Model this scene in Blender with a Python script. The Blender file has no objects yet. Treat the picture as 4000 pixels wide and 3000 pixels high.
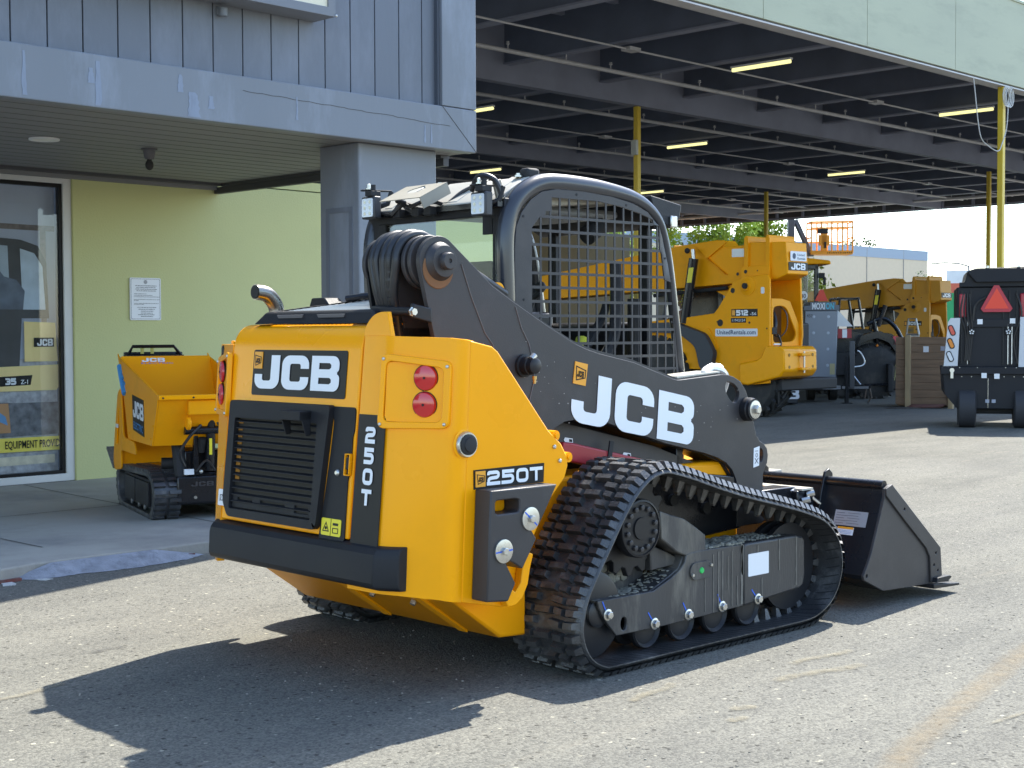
import bpy, bmesh, math, random
from math import sin, cos, pi, radians, atan2, sqrt
from mathutils import Vector, Matrix
from mathutils.geometry import tessellate_polygon
random.seed(11)
SC = bpy.context.scene
COL = SC.collection

# ------------------------------------------------------------------ camera
YAW, PIT, ROL = 0.772768, 0.0357257, -0.0041043
fw = Vector((cos(YAW)*cos(PIT), sin(YAW)*cos(PIT), -sin(PIT)))
rt = Vector((sin(YAW), -cos(YAW), 0))
up = rt.cross(fw)
rt2 = rt*cos(ROL) + up*sin(ROL)
up2 = up*cos(ROL) - rt*sin(ROL)
cam = bpy.data.objects.new('camera', bpy.data.cameras.new('camera'))
COL.objects.link(cam)
cam.matrix_world = Matrix(((rt2.x, up2.x, -fw.x, 0), (rt2.y, up2.y, -fw.y, 0), (rt2.z, up2.z, -fw.z, 1.45), (0, 0, 0, 1)))
cam.data.sensor_width = 36
cam.data.lens = 50.64
cam.data.clip_start = 0.1
cam.data.clip_end = 2000
cam.data.dof.use_dof = True
cam.data.dof.focus_distance = 6.6
cam.data.dof.aperture_fstop = 22
SC.camera = cam

# ------------------------------------------------------------------ sky, sun, exposure
SUN_EL, SUN_AZ = radians(51.2), radians(14.5)
w = bpy.data.worlds.new('World'); SC.world = w; w.use_nodes = True
nt = w.node_tree; bg = nt.nodes['Background']
sky = nt.nodes.new('ShaderNodeTexSky'); sky.sky_type = 'NISHITA'; sky.sun_disc = False
sky.sun_elevation = SUN_EL; sky.sun_rotation = pi/2 - SUN_AZ
sky.air_density = 1.0; sky.dust_density = .6; sky.ozone_density = 1.6
nt.links.new(sky.outputs[0], bg.inputs[0]); bg.inputs[1].default_value = 0.15
sl = bpy.data.lights.new('sun', 'SUN'); sl.energy = 3.9; sl.angle = radians(0.5); sl.color = (1, .95, .86)
so = bpy.data.objects.new('sun', sl); COL.objects.link(so)
sd = Vector((cos(SUN_EL)*cos(SUN_AZ), cos(SUN_EL)*sin(SUN_AZ), sin(SUN_EL)))
so.rotation_euler = sd.to_track_quat('Z', 'Y').to_euler()
so.location = (0, 0, 30)
SC.view_settings.view_transform = 'Standard'; SC.view_settings.look = 'None'
SC.view_settings.exposure = 1.70; SC.view_settings.gamma = 1
SC.render.engine = 'CYCLES'
SC.cycles.max_bounces = 8; SC.cycles.transparent_max_bounces = 16

# ------------------------------------------------------------------ materials
MC = {}
def mat(name, col, rough=.5, metal=0, var=.0, vs=3., bump=0., bs=40., spec=.5, coat=0, tint=None, dirt=None, dirtamt=0., dscale=2.5, emit=None, es=0, sub=None, stretch=None):
    if name in MC: return MC[name]
    m = bpy.data.materials.new(name); m.use_nodes = True; MC[name] = m
    n = m.node_tree; b = n.nodes['Principled BSDF']
    b.inputs['Base Color'].default_value = (*col, 1)
    b.inputs['Roughness'].default_value = rough; b.inputs['Metallic'].default_value = metal
    b.inputs['Specular IOR Level'].default_value = spec
    if tint: b.inputs['Specular Tint'].default_value = (*tint, 1)
    b.inputs['Coat Weight'].default_value = coat; b.inputs['Coat Roughness'].default_value = .08
    tc = n.nodes.new('ShaderNodeTexCoord'); src = tc.outputs['Object']
    if stretch:
        mp = n.nodes.new('ShaderNodeMapping'); mp.inputs['Scale'].default_value = stretch
        n.links.new(src, mp.inputs[0]); src = mp.outputs[0]
    cur = None
    if var:
        t = n.nodes.new('ShaderNodeTexNoise'); t.inputs['Scale'].default_value = vs; t.inputs['Detail'].default_value = 6
        n.links.new(src, t.inputs[0])
        r = n.nodes.new('ShaderNodeMapRange'); r.inputs[1].default_value = .3; r.inputs[2].default_value = .7
        r.inputs[3].default_value = 1-var; r.inputs[4].default_value = 1+var
        n.links.new(t.outputs[0], r.inputs[0])
        h = n.nodes.new('ShaderNodeHueSaturation'); h.inputs['Color'].default_value = (*col, 1)
        n.links.new(r.outputs[0], h.inputs['Value']); cur = h.outputs[0]
        r2 = n.nodes.new('ShaderNodeMapRange'); r2.inputs[3].default_value = max(0, rough-.12); r2.inputs[4].default_value = min(1, rough+.12)
        n.links.new(t.outputs[0], r2.inputs[0]); n.links.new(r2.outputs[0], b.inputs['Roughness'])
    if dirt:
        t = n.nodes.new('ShaderNodeTexNoise'); t.inputs['Scale'].default_value = dscale; t.inputs['Detail'].default_value = 9; t.inputs['Roughness'].default_value = .7
        n.links.new(src, t.inputs[0])
        r = n.nodes.new('ShaderNodeMapRange'); r.inputs[1].default_value = .5; r.inputs[2].default_value = .75; r.inputs[4].default_value = dirtamt
        n.links.new(t.outputs[0], r.inputs[0])
        mx = n.nodes.new('ShaderNodeMix'); mx.data_type = 'RGBA'
        if cur: n.links.new(cur, mx.inputs[6])
        else: mx.inputs[6].default_value = (*col, 1)
        mx.inputs[7].default_value = (*dirt, 1); n.links.new(r.outputs[0], mx.inputs[0]); cur = mx.outputs[2]
    if cur: n.links.new(cur, b.inputs['Base Color'])
    if bump:
        t = n.nodes.new('ShaderNodeTexNoise'); t.inputs['Scale'].default_value = bs; t.inputs['Detail'].default_value = 4
        n.links.new(src, t.inputs[0])
        bp = n.nodes.new('ShaderNodeBump'); bp.inputs['Strength'].default_value = bump; bp.inputs['Distance'].default_value = .01
        n.links.new(t.outputs[0], bp.inputs['Height']); n.links.new(bp.outputs[0], b.inputs['Normal'])
    if emit:
        b.inputs['Emission Color'].default_value = (*emit, 1); b.inputs['Emission Strength'].default_value = es
    return m

def glass(name, tint=(.8, .9, .86), refl=.09):
    if name in MC: return MC[name]
    m = bpy.data.materials.new(name); m.use_nodes = True; MC[name] = m
    n = m.node_tree; n.nodes.remove(n.nodes['Principled BSDF']); o = n.nodes['Material Output']
    t = n.nodes.new('ShaderNodeBsdfTransparent'); t.inputs[0].default_value = (*tint, 1)
    g = n.nodes.new('ShaderNodeBsdfGlossy'); g.inputs['Roughness'].default_value = .02
    lw = n.nodes.new('ShaderNodeLayerWeight'); lw.inputs[0].default_value = .5
    pw_ = n.nodes.new('ShaderNodeMath'); pw_.operation = 'POWER'; pw_.inputs[1].default_value = 4; n.links.new(lw.outputs['Facing'], pw_.inputs[0])
    f = n.nodes.new('ShaderNodeMapRange'); f.inputs[3].default_value = refl*.5; f.inputs[4].default_value = .6; n.links.new(pw_.outputs[0], f.inputs[0])
    mx = n.nodes.new('ShaderNodeMixShader')
    n.links.new(f.outputs[0], mx.inputs[0]); n.links.new(t.outputs[0], mx.inputs[1]); n.links.new(g.outputs[0], mx.inputs[2])
    n.links.new(mx.outputs[0], o.inputs[0]); return m

YEL = mat('yellow_paint', (.98, .385, .003), .30, var=.03, vs=2.2, bump=.035, bs=5, coat=.12, spec=.35, tint=(1,.72,.3), dirt=(.55, .27, .02), dirtamt=.12, dscale=3)
YEL2 = mat('yellow_paint_dull', (.92, .36, .004), .42, var=.05, vs=1.5, spec=.3, tint=(1,.72,.3), dirt=(.30, .16, .03), dirtamt=.25, dscale=3)
CHAR = mat('charcoal_paint', (.043, .040, .041), .42, spec=.35, var=.08, vs=2, dirt=(.12, .11, .10), dirtamt=.25, dscale=4, bump=.08, bs=220)
CHARD = mat('dark_charcoal_paint', (.015, .015, .017), .42, spec=.3, var=.1, vs=3)
PLAS = mat('black_plastic', (.015, .0155, .018), .5, spec=.3, var=.1, vs=6, bump=.2, bs=500)
BLK = mat('gloss_black_paint', (.009, .010, .013), .28, var=.05, vs=3, spec=.4, coat=.1)
BLKM = mat('matt_black', (.016, .016, .017), .7)
RUB = mat('track_rubber', (.030, .031, .033), .42, spec=.8, var=.15, vs=9, bump=.3, bs=120, dirt=(.22, .218, .21), dirtamt=.65, dscale=5)
RUBG = mat('rubber_edge', (.040, .040, .040), .46, var=.15, vs=14, dirt=(.2, .18, .15), dirtamt=.55, dscale=10)
TYRE = mat('tyre_rubber', (.022, .022, .022), .7, var=.2, vs=4, bump=.3, bs=40, dirt=(.12, .1, .08), dirtamt=.6)
FRM = mat('muddy_frame', (.040, .039, .040), .42, var=.15, vs=4, dirt=(.23, .21, .17), dirtamt=.75, dscale=5, bump=.1, bs=90, stretch=(1, 1, .25))
MUD = mat('dried_mud', (.23, .22, .18), .95, var=.3, vs=14, bump=.9, bs=30)
HOSE = mat('hose_rubber', (.020, .020, .022), .38, var=.15, vs=30)
ZINC = mat('zinc_plate', (.55, .54, .50), .30, .85, var=.1, vs=30)
STEEL = mat('brushed_steel', (.30, .28, .25), .28, 1, var=.12, vs=12)
ALU = mat('aluminium', (.6, .6, .6), .35, 1, var=.08, vs=20)
WHT = mat('decal_white', (.80, .82, .84), .4)
WHTP = mat('white_paint', (.75, .75, .74), .5, var=.06, vs=2)
DKD = mat('decal_black', (.010, .010, .011), .4, spec=.25)
ORD = mat('decal_orange', (.85, .36, .02), .4)
YLD = mat('warning_yellow', (.80, .68, .03), .45)
RED = mat('red_lens', (.55, .008, .012), .12, coat=.6)
REDP = mat('red_paint', (.36, .02, .03), .4, var=.08)
BLU = mat('blue_marker', (.03, .12, .6), .6)
GRN = mat('green_cap', (.02, .5, .1), .4)
LENS = mat('clear_lens', (.62, .66, .70), .12, coat=.6)
GLS = glass('cab_glass', (.94, .975, .96), .04)
LBL = mat('paper_label', (.78, .79, .80), .5)
TXT = mat('label_print', (.12, .12, .13), .6)
CYANT = mat('cyan_print', (.10, .50, .62), .5)
GRAYB = mat('grey_bluish_paint', (.135, .150, .178), .55, var=.10, vs=1.3, dirt=(.24, .26, .31), dirtamt=.5, dscale=2.2, bump=.12, bs=20, stretch=(1, 1, .35))
GRAYB2 = mat('grey_beam_paint', (.172, .188, .212), .5, var=.09, vs=.9, dirt=(.36, .40, .48), dirtamt=.5, dscale=1.6, bump=.15, bs=14, stretch=(1, 1, .3))
SOFF = mat('soffit_paint', (.20, .20, .20), .6, var=.05, vs=1)
GREEN = mat('sage_green_stucco', (.54, .54, .25), .8, var=.04, vs=1.2, bump=.35, bs=60, dirt=(.44, .44, .25), dirtamt=.15, dscale=1.2)
GREENF = mat('pale_green_panel', (.44, .455, .325), .7, var=.06, vs=.9, dirt=(.30, .31, .23), dirtamt=.6, dscale=1.5, bump=.1, bs=8, stretch=(.5, 1, 2))
CANG = mat('canopy_grey_paint', (.13, .15, .205), .7, var=.14, vs=1.5)
CANB = mat('canopy_beam_paint', (.26, .275, .35), .7, var=.12, vs=1.5)
PIPE = mat('pipe_paint', (.55, .54, .55), .5, var=.1)
POST = mat('yellow_post_paint', (.62, .44, .03), .45, var=.08, vs=3, dirt=(.3, .2, .05), dirtamt=.3)
WINF = mat('window_frame_white', (.62, .62, .60), .4, var=.05)

# ------------------------------------------------------------------ mesh builder
from mathutils.geometry import delaunay_2d_cdt
def pip(x, y, l):
    c = False; j = len(l)-1
    for i in range(len(l)):
        if (l[i][1] > y) != (l[j][1] > y) and x < (l[j][0]-l[i][0])*(y-l[i][1])/(l[j][1]-l[i][1])+l[i][0]: c = not c
        j = i
    return c
def tri2d(loops):
    fl = [Vector((p[0], p[1])) for l in loops for p in l]; ed = []; b = 0
    for l in loops:
        ed += [(b+i, b+(i+1) % len(l)) for i in range(len(l))]; b += len(l)
    vo, _, fo, ov, _, _ = delaunay_2d_cdt(fl, ed, [], 0, 1e-7)
    mp = []
    for k, q in enumerate(vo):
        mp.append(ov[k][0] if ov[k] else min(range(len(fl)), key=lambda i: (fl[i]-q).length))
    out = []
    for f in fo:
        cx = sum(vo[i].x for i in f)/3; cy = sum(vo[i].y for i in f)/3
        if pip(cx, cy, loops[0]) and not any(pip(cx, cy, h) for h in loops[1:]):
            t = tuple(mp[i] for i in f)
            if len(set(t)) == 3: out.append(t)
    return out
class M:
    def __init__(s): s.v = []; s.f = []; s.k = 0
    def add(s, vs, fs):
        o = len(s.v); s.v += [tuple(x) for x in vs]; s.f += [tuple(i+o for i in f) for f in fs]; return s
    def box(s, x0, y0, z0, x1, y1, z1):
        x0, x1 = sorted((x0, x1)); y0, y1 = sorted((y0, y1)); z0, z1 = sorted((z0, z1))
        return s.add([(x0,y0,z0),(x1,y0,z0),(x1,y1,z0),(x0,y1,z0),(x0,y0,z1),(x1,y0,z1),(x1,y1,z1),(x0,y1,z1)],
                     [(0,3,2,1),(4,5,6,7),(0,1,5,4),(1,2,6,5),(2,3,7,6),(3,0,4,7)])
    def obox(s, c, ax, hs):
        c = Vector(c); a = [Vector(q).normalized()*h for q, h in zip(ax, hs)]
        vs = [c+a[0]*i+a[1]*j+a[2]*k for k in (-1,1) for i, j in ((-1,-1),(1,-1),(1,1),(-1,1))]
        return s.add(vs, [(0,3,2,1),(4,5,6,7),(0,1,5,4),(1,2,6,5),(2,3,7,6),(3,0,4,7)])
    def gprism(s, pts, o, u, v, n, h0, h1, holes=()):
        o, u, v, n = Vector(o), Vector(u), Vector(v), Vector(n)
        loops = [list(pts)] + [list(h) for h in holes]
        flat = [p for l in loops for p in l]
        tris = tri2d(loops) if (holes or len(pts) > 4) else [tuple(range(len(pts)))]
        N = len(flat)
        vs = [o+u*p[0]+v*p[1]+n*h0 for p in flat] + [o+u*p[0]+v*p[1]+n*h1 for p in flat]
        fs = [tuple(t)[::-1] for t in tris] + [tuple(i+N for i in t) for t in tris]
        b = 0
        for l in loops:
            k = len(l)
            for i in range(k):
                j = (i+1) % k; fs.append((b+i, b+j, b+j+N, b+i+N))
            b += k
        return s.add(vs, fs)
    def prism(s, ax, pts, a, b, holes=()):
        if ax == 'y': return s.gprism(pts, (0,0,0), (1,0,0), (0,0,1), (0,1,0), a, b, holes)
        if ax == 'x': return s.gprism(pts, (0,0,0), (0,1,0), (0,0,1), (1,0,0), a, b, holes)
        return s.gprism(pts, (0,0,0), (1,0,0), (0,1,0), (0,0,1), a, b, holes)
    def cyl(s, p0, p1, r0, r1=None, n=20, caps=True):
        if r1 is None: r1 = r0
        p0, p1 = Vector(p0), Vector(p1); d = (p1-p0).normalized()
        a = d.orthogonal().normalized(); b = d.cross(a)
        vs = [p0+(a*cos(2*pi*i/n)+b*sin(2*pi*i/n))*r0 for i in range(n)] + [p1+(a*cos(2*pi*i/n)+b*sin(2*pi*i/n))*r1 for i in range(n)]
        fs = [(i, (i+1) % n, (i+1) % n+n, i+n) for i in range(n)]
        if caps: fs += [tuple(range(n))[::-1], tuple(range(n, 2*n))]
        return s.add(vs, fs)
    def lathe(s, p0, ax, prof, n=24):
        p0 = Vector(p0); d = Vector(ax).normalized(); a = d.orthogonal().normalized(); b = d.cross(a)
        vs = []; fs = []
        for h, r in prof:
            vs += [p0+d*h+(a*cos(2*pi*i/n)+b*sin(2*pi*i/n))*max(r, 1e-4) for i in range(n)]
        for k in range(len(prof)-1):
            fs += [(k*n+i, k*n+(i+1) % n, (k+1)*n+(i+1) % n, (k+1)*n+i) for i in range(n)]
        fs += [tuple(range(n))[::-1], tuple(range((len(prof)-1)*n, len(prof)*n))]
        return s.add(vs, fs)
    def tube(s, path, r, n=10, closed=False, rz=None):
        P = [Vector(p) for p in path]; K = len(P); vs = []; prev = None
        for i in range(K):
            if closed: t = P[(i+1) % K]-P[i-1]
            else: t = P[min(i+1, K-1)]-P[max(i-1, 0)]
            t.normalize()
            if prev is None: a = t.orthogonal().normalized()
            else:
                a = prev - t*prev.dot(t)
                a = a.normalized() if a.length > 1e-6 else t.orthogonal().normalized()
            prev = a; b = t.cross(a); rr = r(i/(K-1)) if callable(r) else r
            vs += [P[i]+(a*cos(2*pi*j/n)+b*sin(2*pi*j/n))*rr for j in range(n)]
        fs = []
        for i in range(K if closed else K-1):
            k = (i+1) % K
            fs += [(i*n+j, i*n+(j+1) % n, k*n+(j+1) % n, k*n+j) for j in range(n)]
        if not closed: fs += [tuple(range(n))[::-1], tuple(range((K-1)*n, K*n))]
        return s.add(vs, fs)
    def sphere(s, c, r, n=12, sc=(1,1,1)):
        c = Vector(c); vs = []; fs = []
        for i in range(n//2+1):
            th = pi*i/(n//2)
            for j in range(n):
                vs.append((c.x+r*sc[0]*sin(th)*cos(2*pi*j/n), c.y+r*sc[1]*sin(th)*sin(2*pi*j/n), c.z+r*sc[2]*cos(th)))
        for i in range(n//2):
            fs += [(i*n+j, (i+1)*n+j, (i+1)*n+(j+1) % n, i*n+(j+1) % n) for j in range(n)]
        return s.add(vs, fs)
    def ribbon(s, pts, w, o, u, v, n, h, closed=False):
        o, u, v, n = Vector(o), Vector(u), Vector(v), Vector(n)
        s.k += 1; h = h+.0003*(s.k % 7)
        K = len(pts); vs = []
        for i in range(K):
            p = Vector(pts[i]); a = Vector(pts[i-1]) if (closed or i) else None; b = Vector(pts[(i+1) % K]) if (closed or i < K-1) else None
            d0 = (p-a).normalized() if a is not None else None; d1 = (b-p).normalized() if b is not None else None
            if d0 is None: d0 = d1
            if d1 is None: d1 = d0
            n0 = Vector((-d0.y, d0.x)); n1 = Vector((-d1.y, d1.x)); m = (n0+n1)
            m = m.normalized() if m.length > 1e-6 else n0; f = w/max(.35, m.dot(n0))
            for sg in (1, -1):
                q = p+m*f*sg; vs.append(o+u*q.x+v*q.y+n*h)
        fs = []
        for i in range(K if closed else K-1):
            k = (i+1) % K; fs.append((2*i, 2*i+1, 2*k+1, 2*k))
        return s.add(vs, fs)
    def build(s, name, m, parent=None, bevel=0, seg=2, smooth=35, recalc=True):
        me = bpy.data.meshes.new(name); me.from_pydata(s.v, [], s.f)
        bm = bmesh.new(); bm.from_mesh(me)
        if recalc: bmesh.ops.recalc_face_normals(bm, faces=bm.faces)
        bm.to_mesh(me); bm.free()
        ms = m if isinstance(m, (list, tuple)) else [m]
        for q in ms: me.materials.append(q)
        if smooth:
            me.polygons.foreach_set('use_smooth', [True]*len(me.polygons)); me.set_sharp_from_angle(angle=radians(smooth))
        o = bpy.data.objects.new(name, me); COL.objects.link(o)
        if parent is not None: o.parent = parent
        if bevel:
            b = o.modifiers.new('bevel', 'BEVEL'); b.width = bevel; b.segments = seg; b.limit_method = 'ANGLE'; b.angle_limit = radians(38)
            b.harden_normals = False
        return o

def tag(o, label=None, cat=None, group=None, kind=None):
    if label: o['label'] = label
    if cat: o['category'] = cat
    if group: o['group'] = group
    if kind: o['kind'] = kind
    return o
def empty(name, loc, rz=0, **k):
    o = bpy.data.objects.new(name, None); COL.objects.link(o); o.location = loc; o.rotation_euler = (0, 0, rz); o.empty_display_size = .2
    tag(o, **k); return o
def copy_tree(o, parent=None):
    c = o.copy(); COL.objects.link(c); c.parent = parent
    for ch in list(o.children): copy_tree(ch, c)
    return c
def arc(cx, cy, r, a0, a1, n=8, ry=None):
    ry = ry or r
    return [(cx+r*cos(radians(a0+(a1-a0)*i/n)), cy+ry*sin(radians(a0+(a1-a0)*i/n))) for i in range(n+1)]
def rrect(x0, y0, x1, y1, r, n=4):
    return arc(x1-r, y1-r, r, 0, 90, n)+arc(x0+r, y1-r, r, 90, 180, n)+arc(x0+r, y0+r, r, 180, 270, n)+arc(x1-r, y0+r, r, 270, 360, n)
def fillet(pts, r, n=5, closed=False):
    out = []; K = len(pts)
    for i in range(K):
        if not closed and i in (0, K-1): out.append(pts[i]); continue
        p = Vector(pts[i]); a = Vector(pts[i-1]); b = Vector(pts[(i+1) % K])
        rr = r[i] if isinstance(r, (list, tuple)) else r
        if rr <= 0: out.append(tuple(p)); continue
        d0 = (a-p); d1 = (b-p); l = min(rr, d0.length*.49, d1.length*.49); p0 = p+d0.normalized()*l; p1 = p+d1.normalized()*l
        for k in range(n+1):
            t = k/n; out.append(tuple(p0*(1-t)**2+p*2*t*(1-t)+p1*t*t))
    return out
def catmull(pts, n=6, closed=True):
    P = [Vector(p) for p in pts]; K = len(P); out = []
    for i in range(K if closed else K-1):
        g = (lambda j: P[j % K]) if closed else (lambda j: P[max(0, min(K-1, j))])
        a, b, c, d = g(i-1), g(i), g(i+1), g(i+2)
        for k in range(n):
            t = k/n
            out.append(.5*((2*b)+(c-a)*t+(2*a-5*b+4*c-d)*t*t+(3*b-a-3*c+d)*t**3))
    if not closed: out.append(P[-1])
    return out

# ---- heavy lettering drawn as ribbons (glyph box: width ~1, height 1)
ST = .148
GL = {
 'J': (.95, 'poly', [(.62,1),(.95,1)]+arc(.65,.30,.30,0,-90,6)+arc(.28,.28,.28,270,180,6)+[(0,.43),(.29,.43),(.29,.31)]+arc(.36,.31,.07,180,270,3)+arc(.55,.31,.07,270,360,3), []),
 'C': (1.0, 'poly', [(1,.62),(1,.72)]+arc(.72,.72,.28,0,90,6)+arc(.28,.72,.28,90,180,6)+arc(.28,.28,.28,180,270,6)+arc(.72,.28,.28,270,360,6)+[(1,.38),(.70,.38),(.70,.31)]+arc(.63,.31,.07,0,-90,3)+arc(.37,.31,.07,270,180,3)+arc(.37,.69,.07,180,90,3)+arc(.63,.69,.07,90,0,3)+[(.70,.62)], []),
 'B': (1.0, 'poly', [(0,0),(.80,0)]+arc(.80,.22,.20,-80,0,5,.22)+[(1.0,.36)]+arc(.86,.36,.14,10,70,4,.14)+[(.92,.51)]+arc(.84,.66,.14,-60,0,4,.14)+[(.98,.78)]+arc(.76,.78,.22,0,90,5,.22)+[(0,1)], [[(.27,.20),(.66,.20),(.72,.25),(.72,.33),(.66,.38),(.27,.38)], [(.27,.62),(.64,.62),(.70,.67),(.70,.75),(.64,.80),(.27,.80)]]),
 '2': (.95, [(fillet([(.12,.72),(.12,.89),(.83,.89),(.83,.53),(.13,.48),(.13,.11)], .2), 0), ([(.0,.11),(.96,.11)], 0)]),
 '5': (.95, [(fillet([(.92,.89),(.14,.89),(.14,.56),(.83,.56),(.83,.11),(.0,.11)], [0,0,0,.24,.24,0]), 0)]),
 '0': (.95, [(fillet([(.13,.11),(.84,.11),(.84,.89),(.13,.89)], .24, closed=True), 1)]),
 'T': (.95, [([(0,.88),(.96,.88)], 0), ([(.48,.8),(.48,0)], 0)]),
 '1': (.5, [([(.32,0),(.32,1)], 0), ([(.02,.85),(.25,.85)], 0)]),
 '9': (.95, [(fillet([(.13,.5),(.84,.5),(.84,.89),(.13,.89)], .2, closed=True), 1), (fillet([(.84,.6),(.84,.11),(.08,.11)], .2), 0)]),
 '3': (.95, [(fillet([(.05,.89),(.83,.89),(.83,.5),(.3,.5)], .2), 0), (fillet([(.3,.5),(.83,.5),(.83,.11),(.03,.11)], .2), 0)]),
 'Z': (.9, [([(0,.88),(.8,.88),(.1,.12),(.9,.12)], 0)]),
 '-': (.4, [([(.05,.5),(.35,.5)], 0)]),
}
def letters(parent, text, o, u, v, n, h, wid=1.0, gap=.09, m=None, name='lettering', off=.003, st=None, shear=0):
    o, u, v, n = Vector(o), Vector(u).normalized(), Vector(v).normalized(), Vector(n).normalized()
    mb = M(); x = 0
    for c in text:
        W, ps = GL[c][:2]
        if ps == 'poly':
            f_ = lambda L_: [(p[0]*wid, p[1]) for p in L_]
            mb.gprism(f_(GL[c][2]), o+u*(x*h), u*h, v*h+u*(h*shear), n, off-.0004, off+.0006, holes=[f_(q) for q in GL[c][3]])
            x += (W*wid+gap); continue
        for pts, cl in ps:
            mb.ribbon([(p[0]*wid, p[1]) for p in pts], (st or ST), o+u*(x*h), u*h, v*h+u*(h*shear), n, off, closed=bool(cl))
        x += (W*wid+gap)
    return mb.build(name, m or WHT, parent, smooth=0, recalc=False), x*h
def plain(parent, text, o, u, v, n, h, m=None, name='lettering', off=.003, wid=1.0, bold=0., fit=None, ctr=False):
    cu = bpy.data.curves.new('t', 'FONT'); cu.body = text; cu.size = 1; cu.offset = bold; cu.resolution_u = 2
    ob = bpy.data.objects.new('t', cu); COL.objects.link(ob)
    dg = bpy.context.evaluated_depsgraph_get(); me = bpy.data.meshes.new_from_object(ob.evaluated_get(dg)); bpy.data.objects.remove(ob)
    u, v, n = Vector(u).normalized(), Vector(v).normalized(), Vector(n).normalized(); o = Vector(o)
    if fit: wid = fit/(max(q.co.x for q in me.vertices)*h*1.38)
    if ctr: o = o-u*(max(q.co.x for q in me.vertices)*h*1.38*wid/2)
    for q in me.vertices: c = q.co.copy(); q.co = o+u*(c.x*h*1.38*wid)+v*(c.y*h*1.38)+n*off
    me.materials.clear(); me.materials.append(m or TXT); me.name = name
    r = bpy.data.objects.new(name, me); COL.objects.link(r)
    if parent is not None: r.parent = parent
    return r
def emblem(parent, o, u, v, n, s, m=ORD):
    """small square company tag: orange square, outlined slanted badge and letters"""
    o, u, v, n = Vector(o), Vector(u).normalized(), Vector(v).normalized(), Vector(n).normalized()
    e = M().gprism([(0,0),(s,0),(s,s*1.2),(0,s*1.2)], o, u, v, n, 0, .0035).build('emblem', m, parent, smooth=0)
    b = M(); b.ribbon([(.12*s,.95*s),(.88*s,.82*s),(.88*s,.42*s),(.22*s,.22*s)], .03*s, o, u, v, n, .0045, closed=True); b.build('badge_outline', DKD, e, smooth=0, recalc=False)
    letters(e, 'JCB', o+u*.24*s+v*.40*s, u, v, n, .34*s, wid=.44, gap=.1, m=DKD, name='badge_letters', off=.0055, st=.10)
    return e
def nearq(x, y, z): return (x, y, z)

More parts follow.
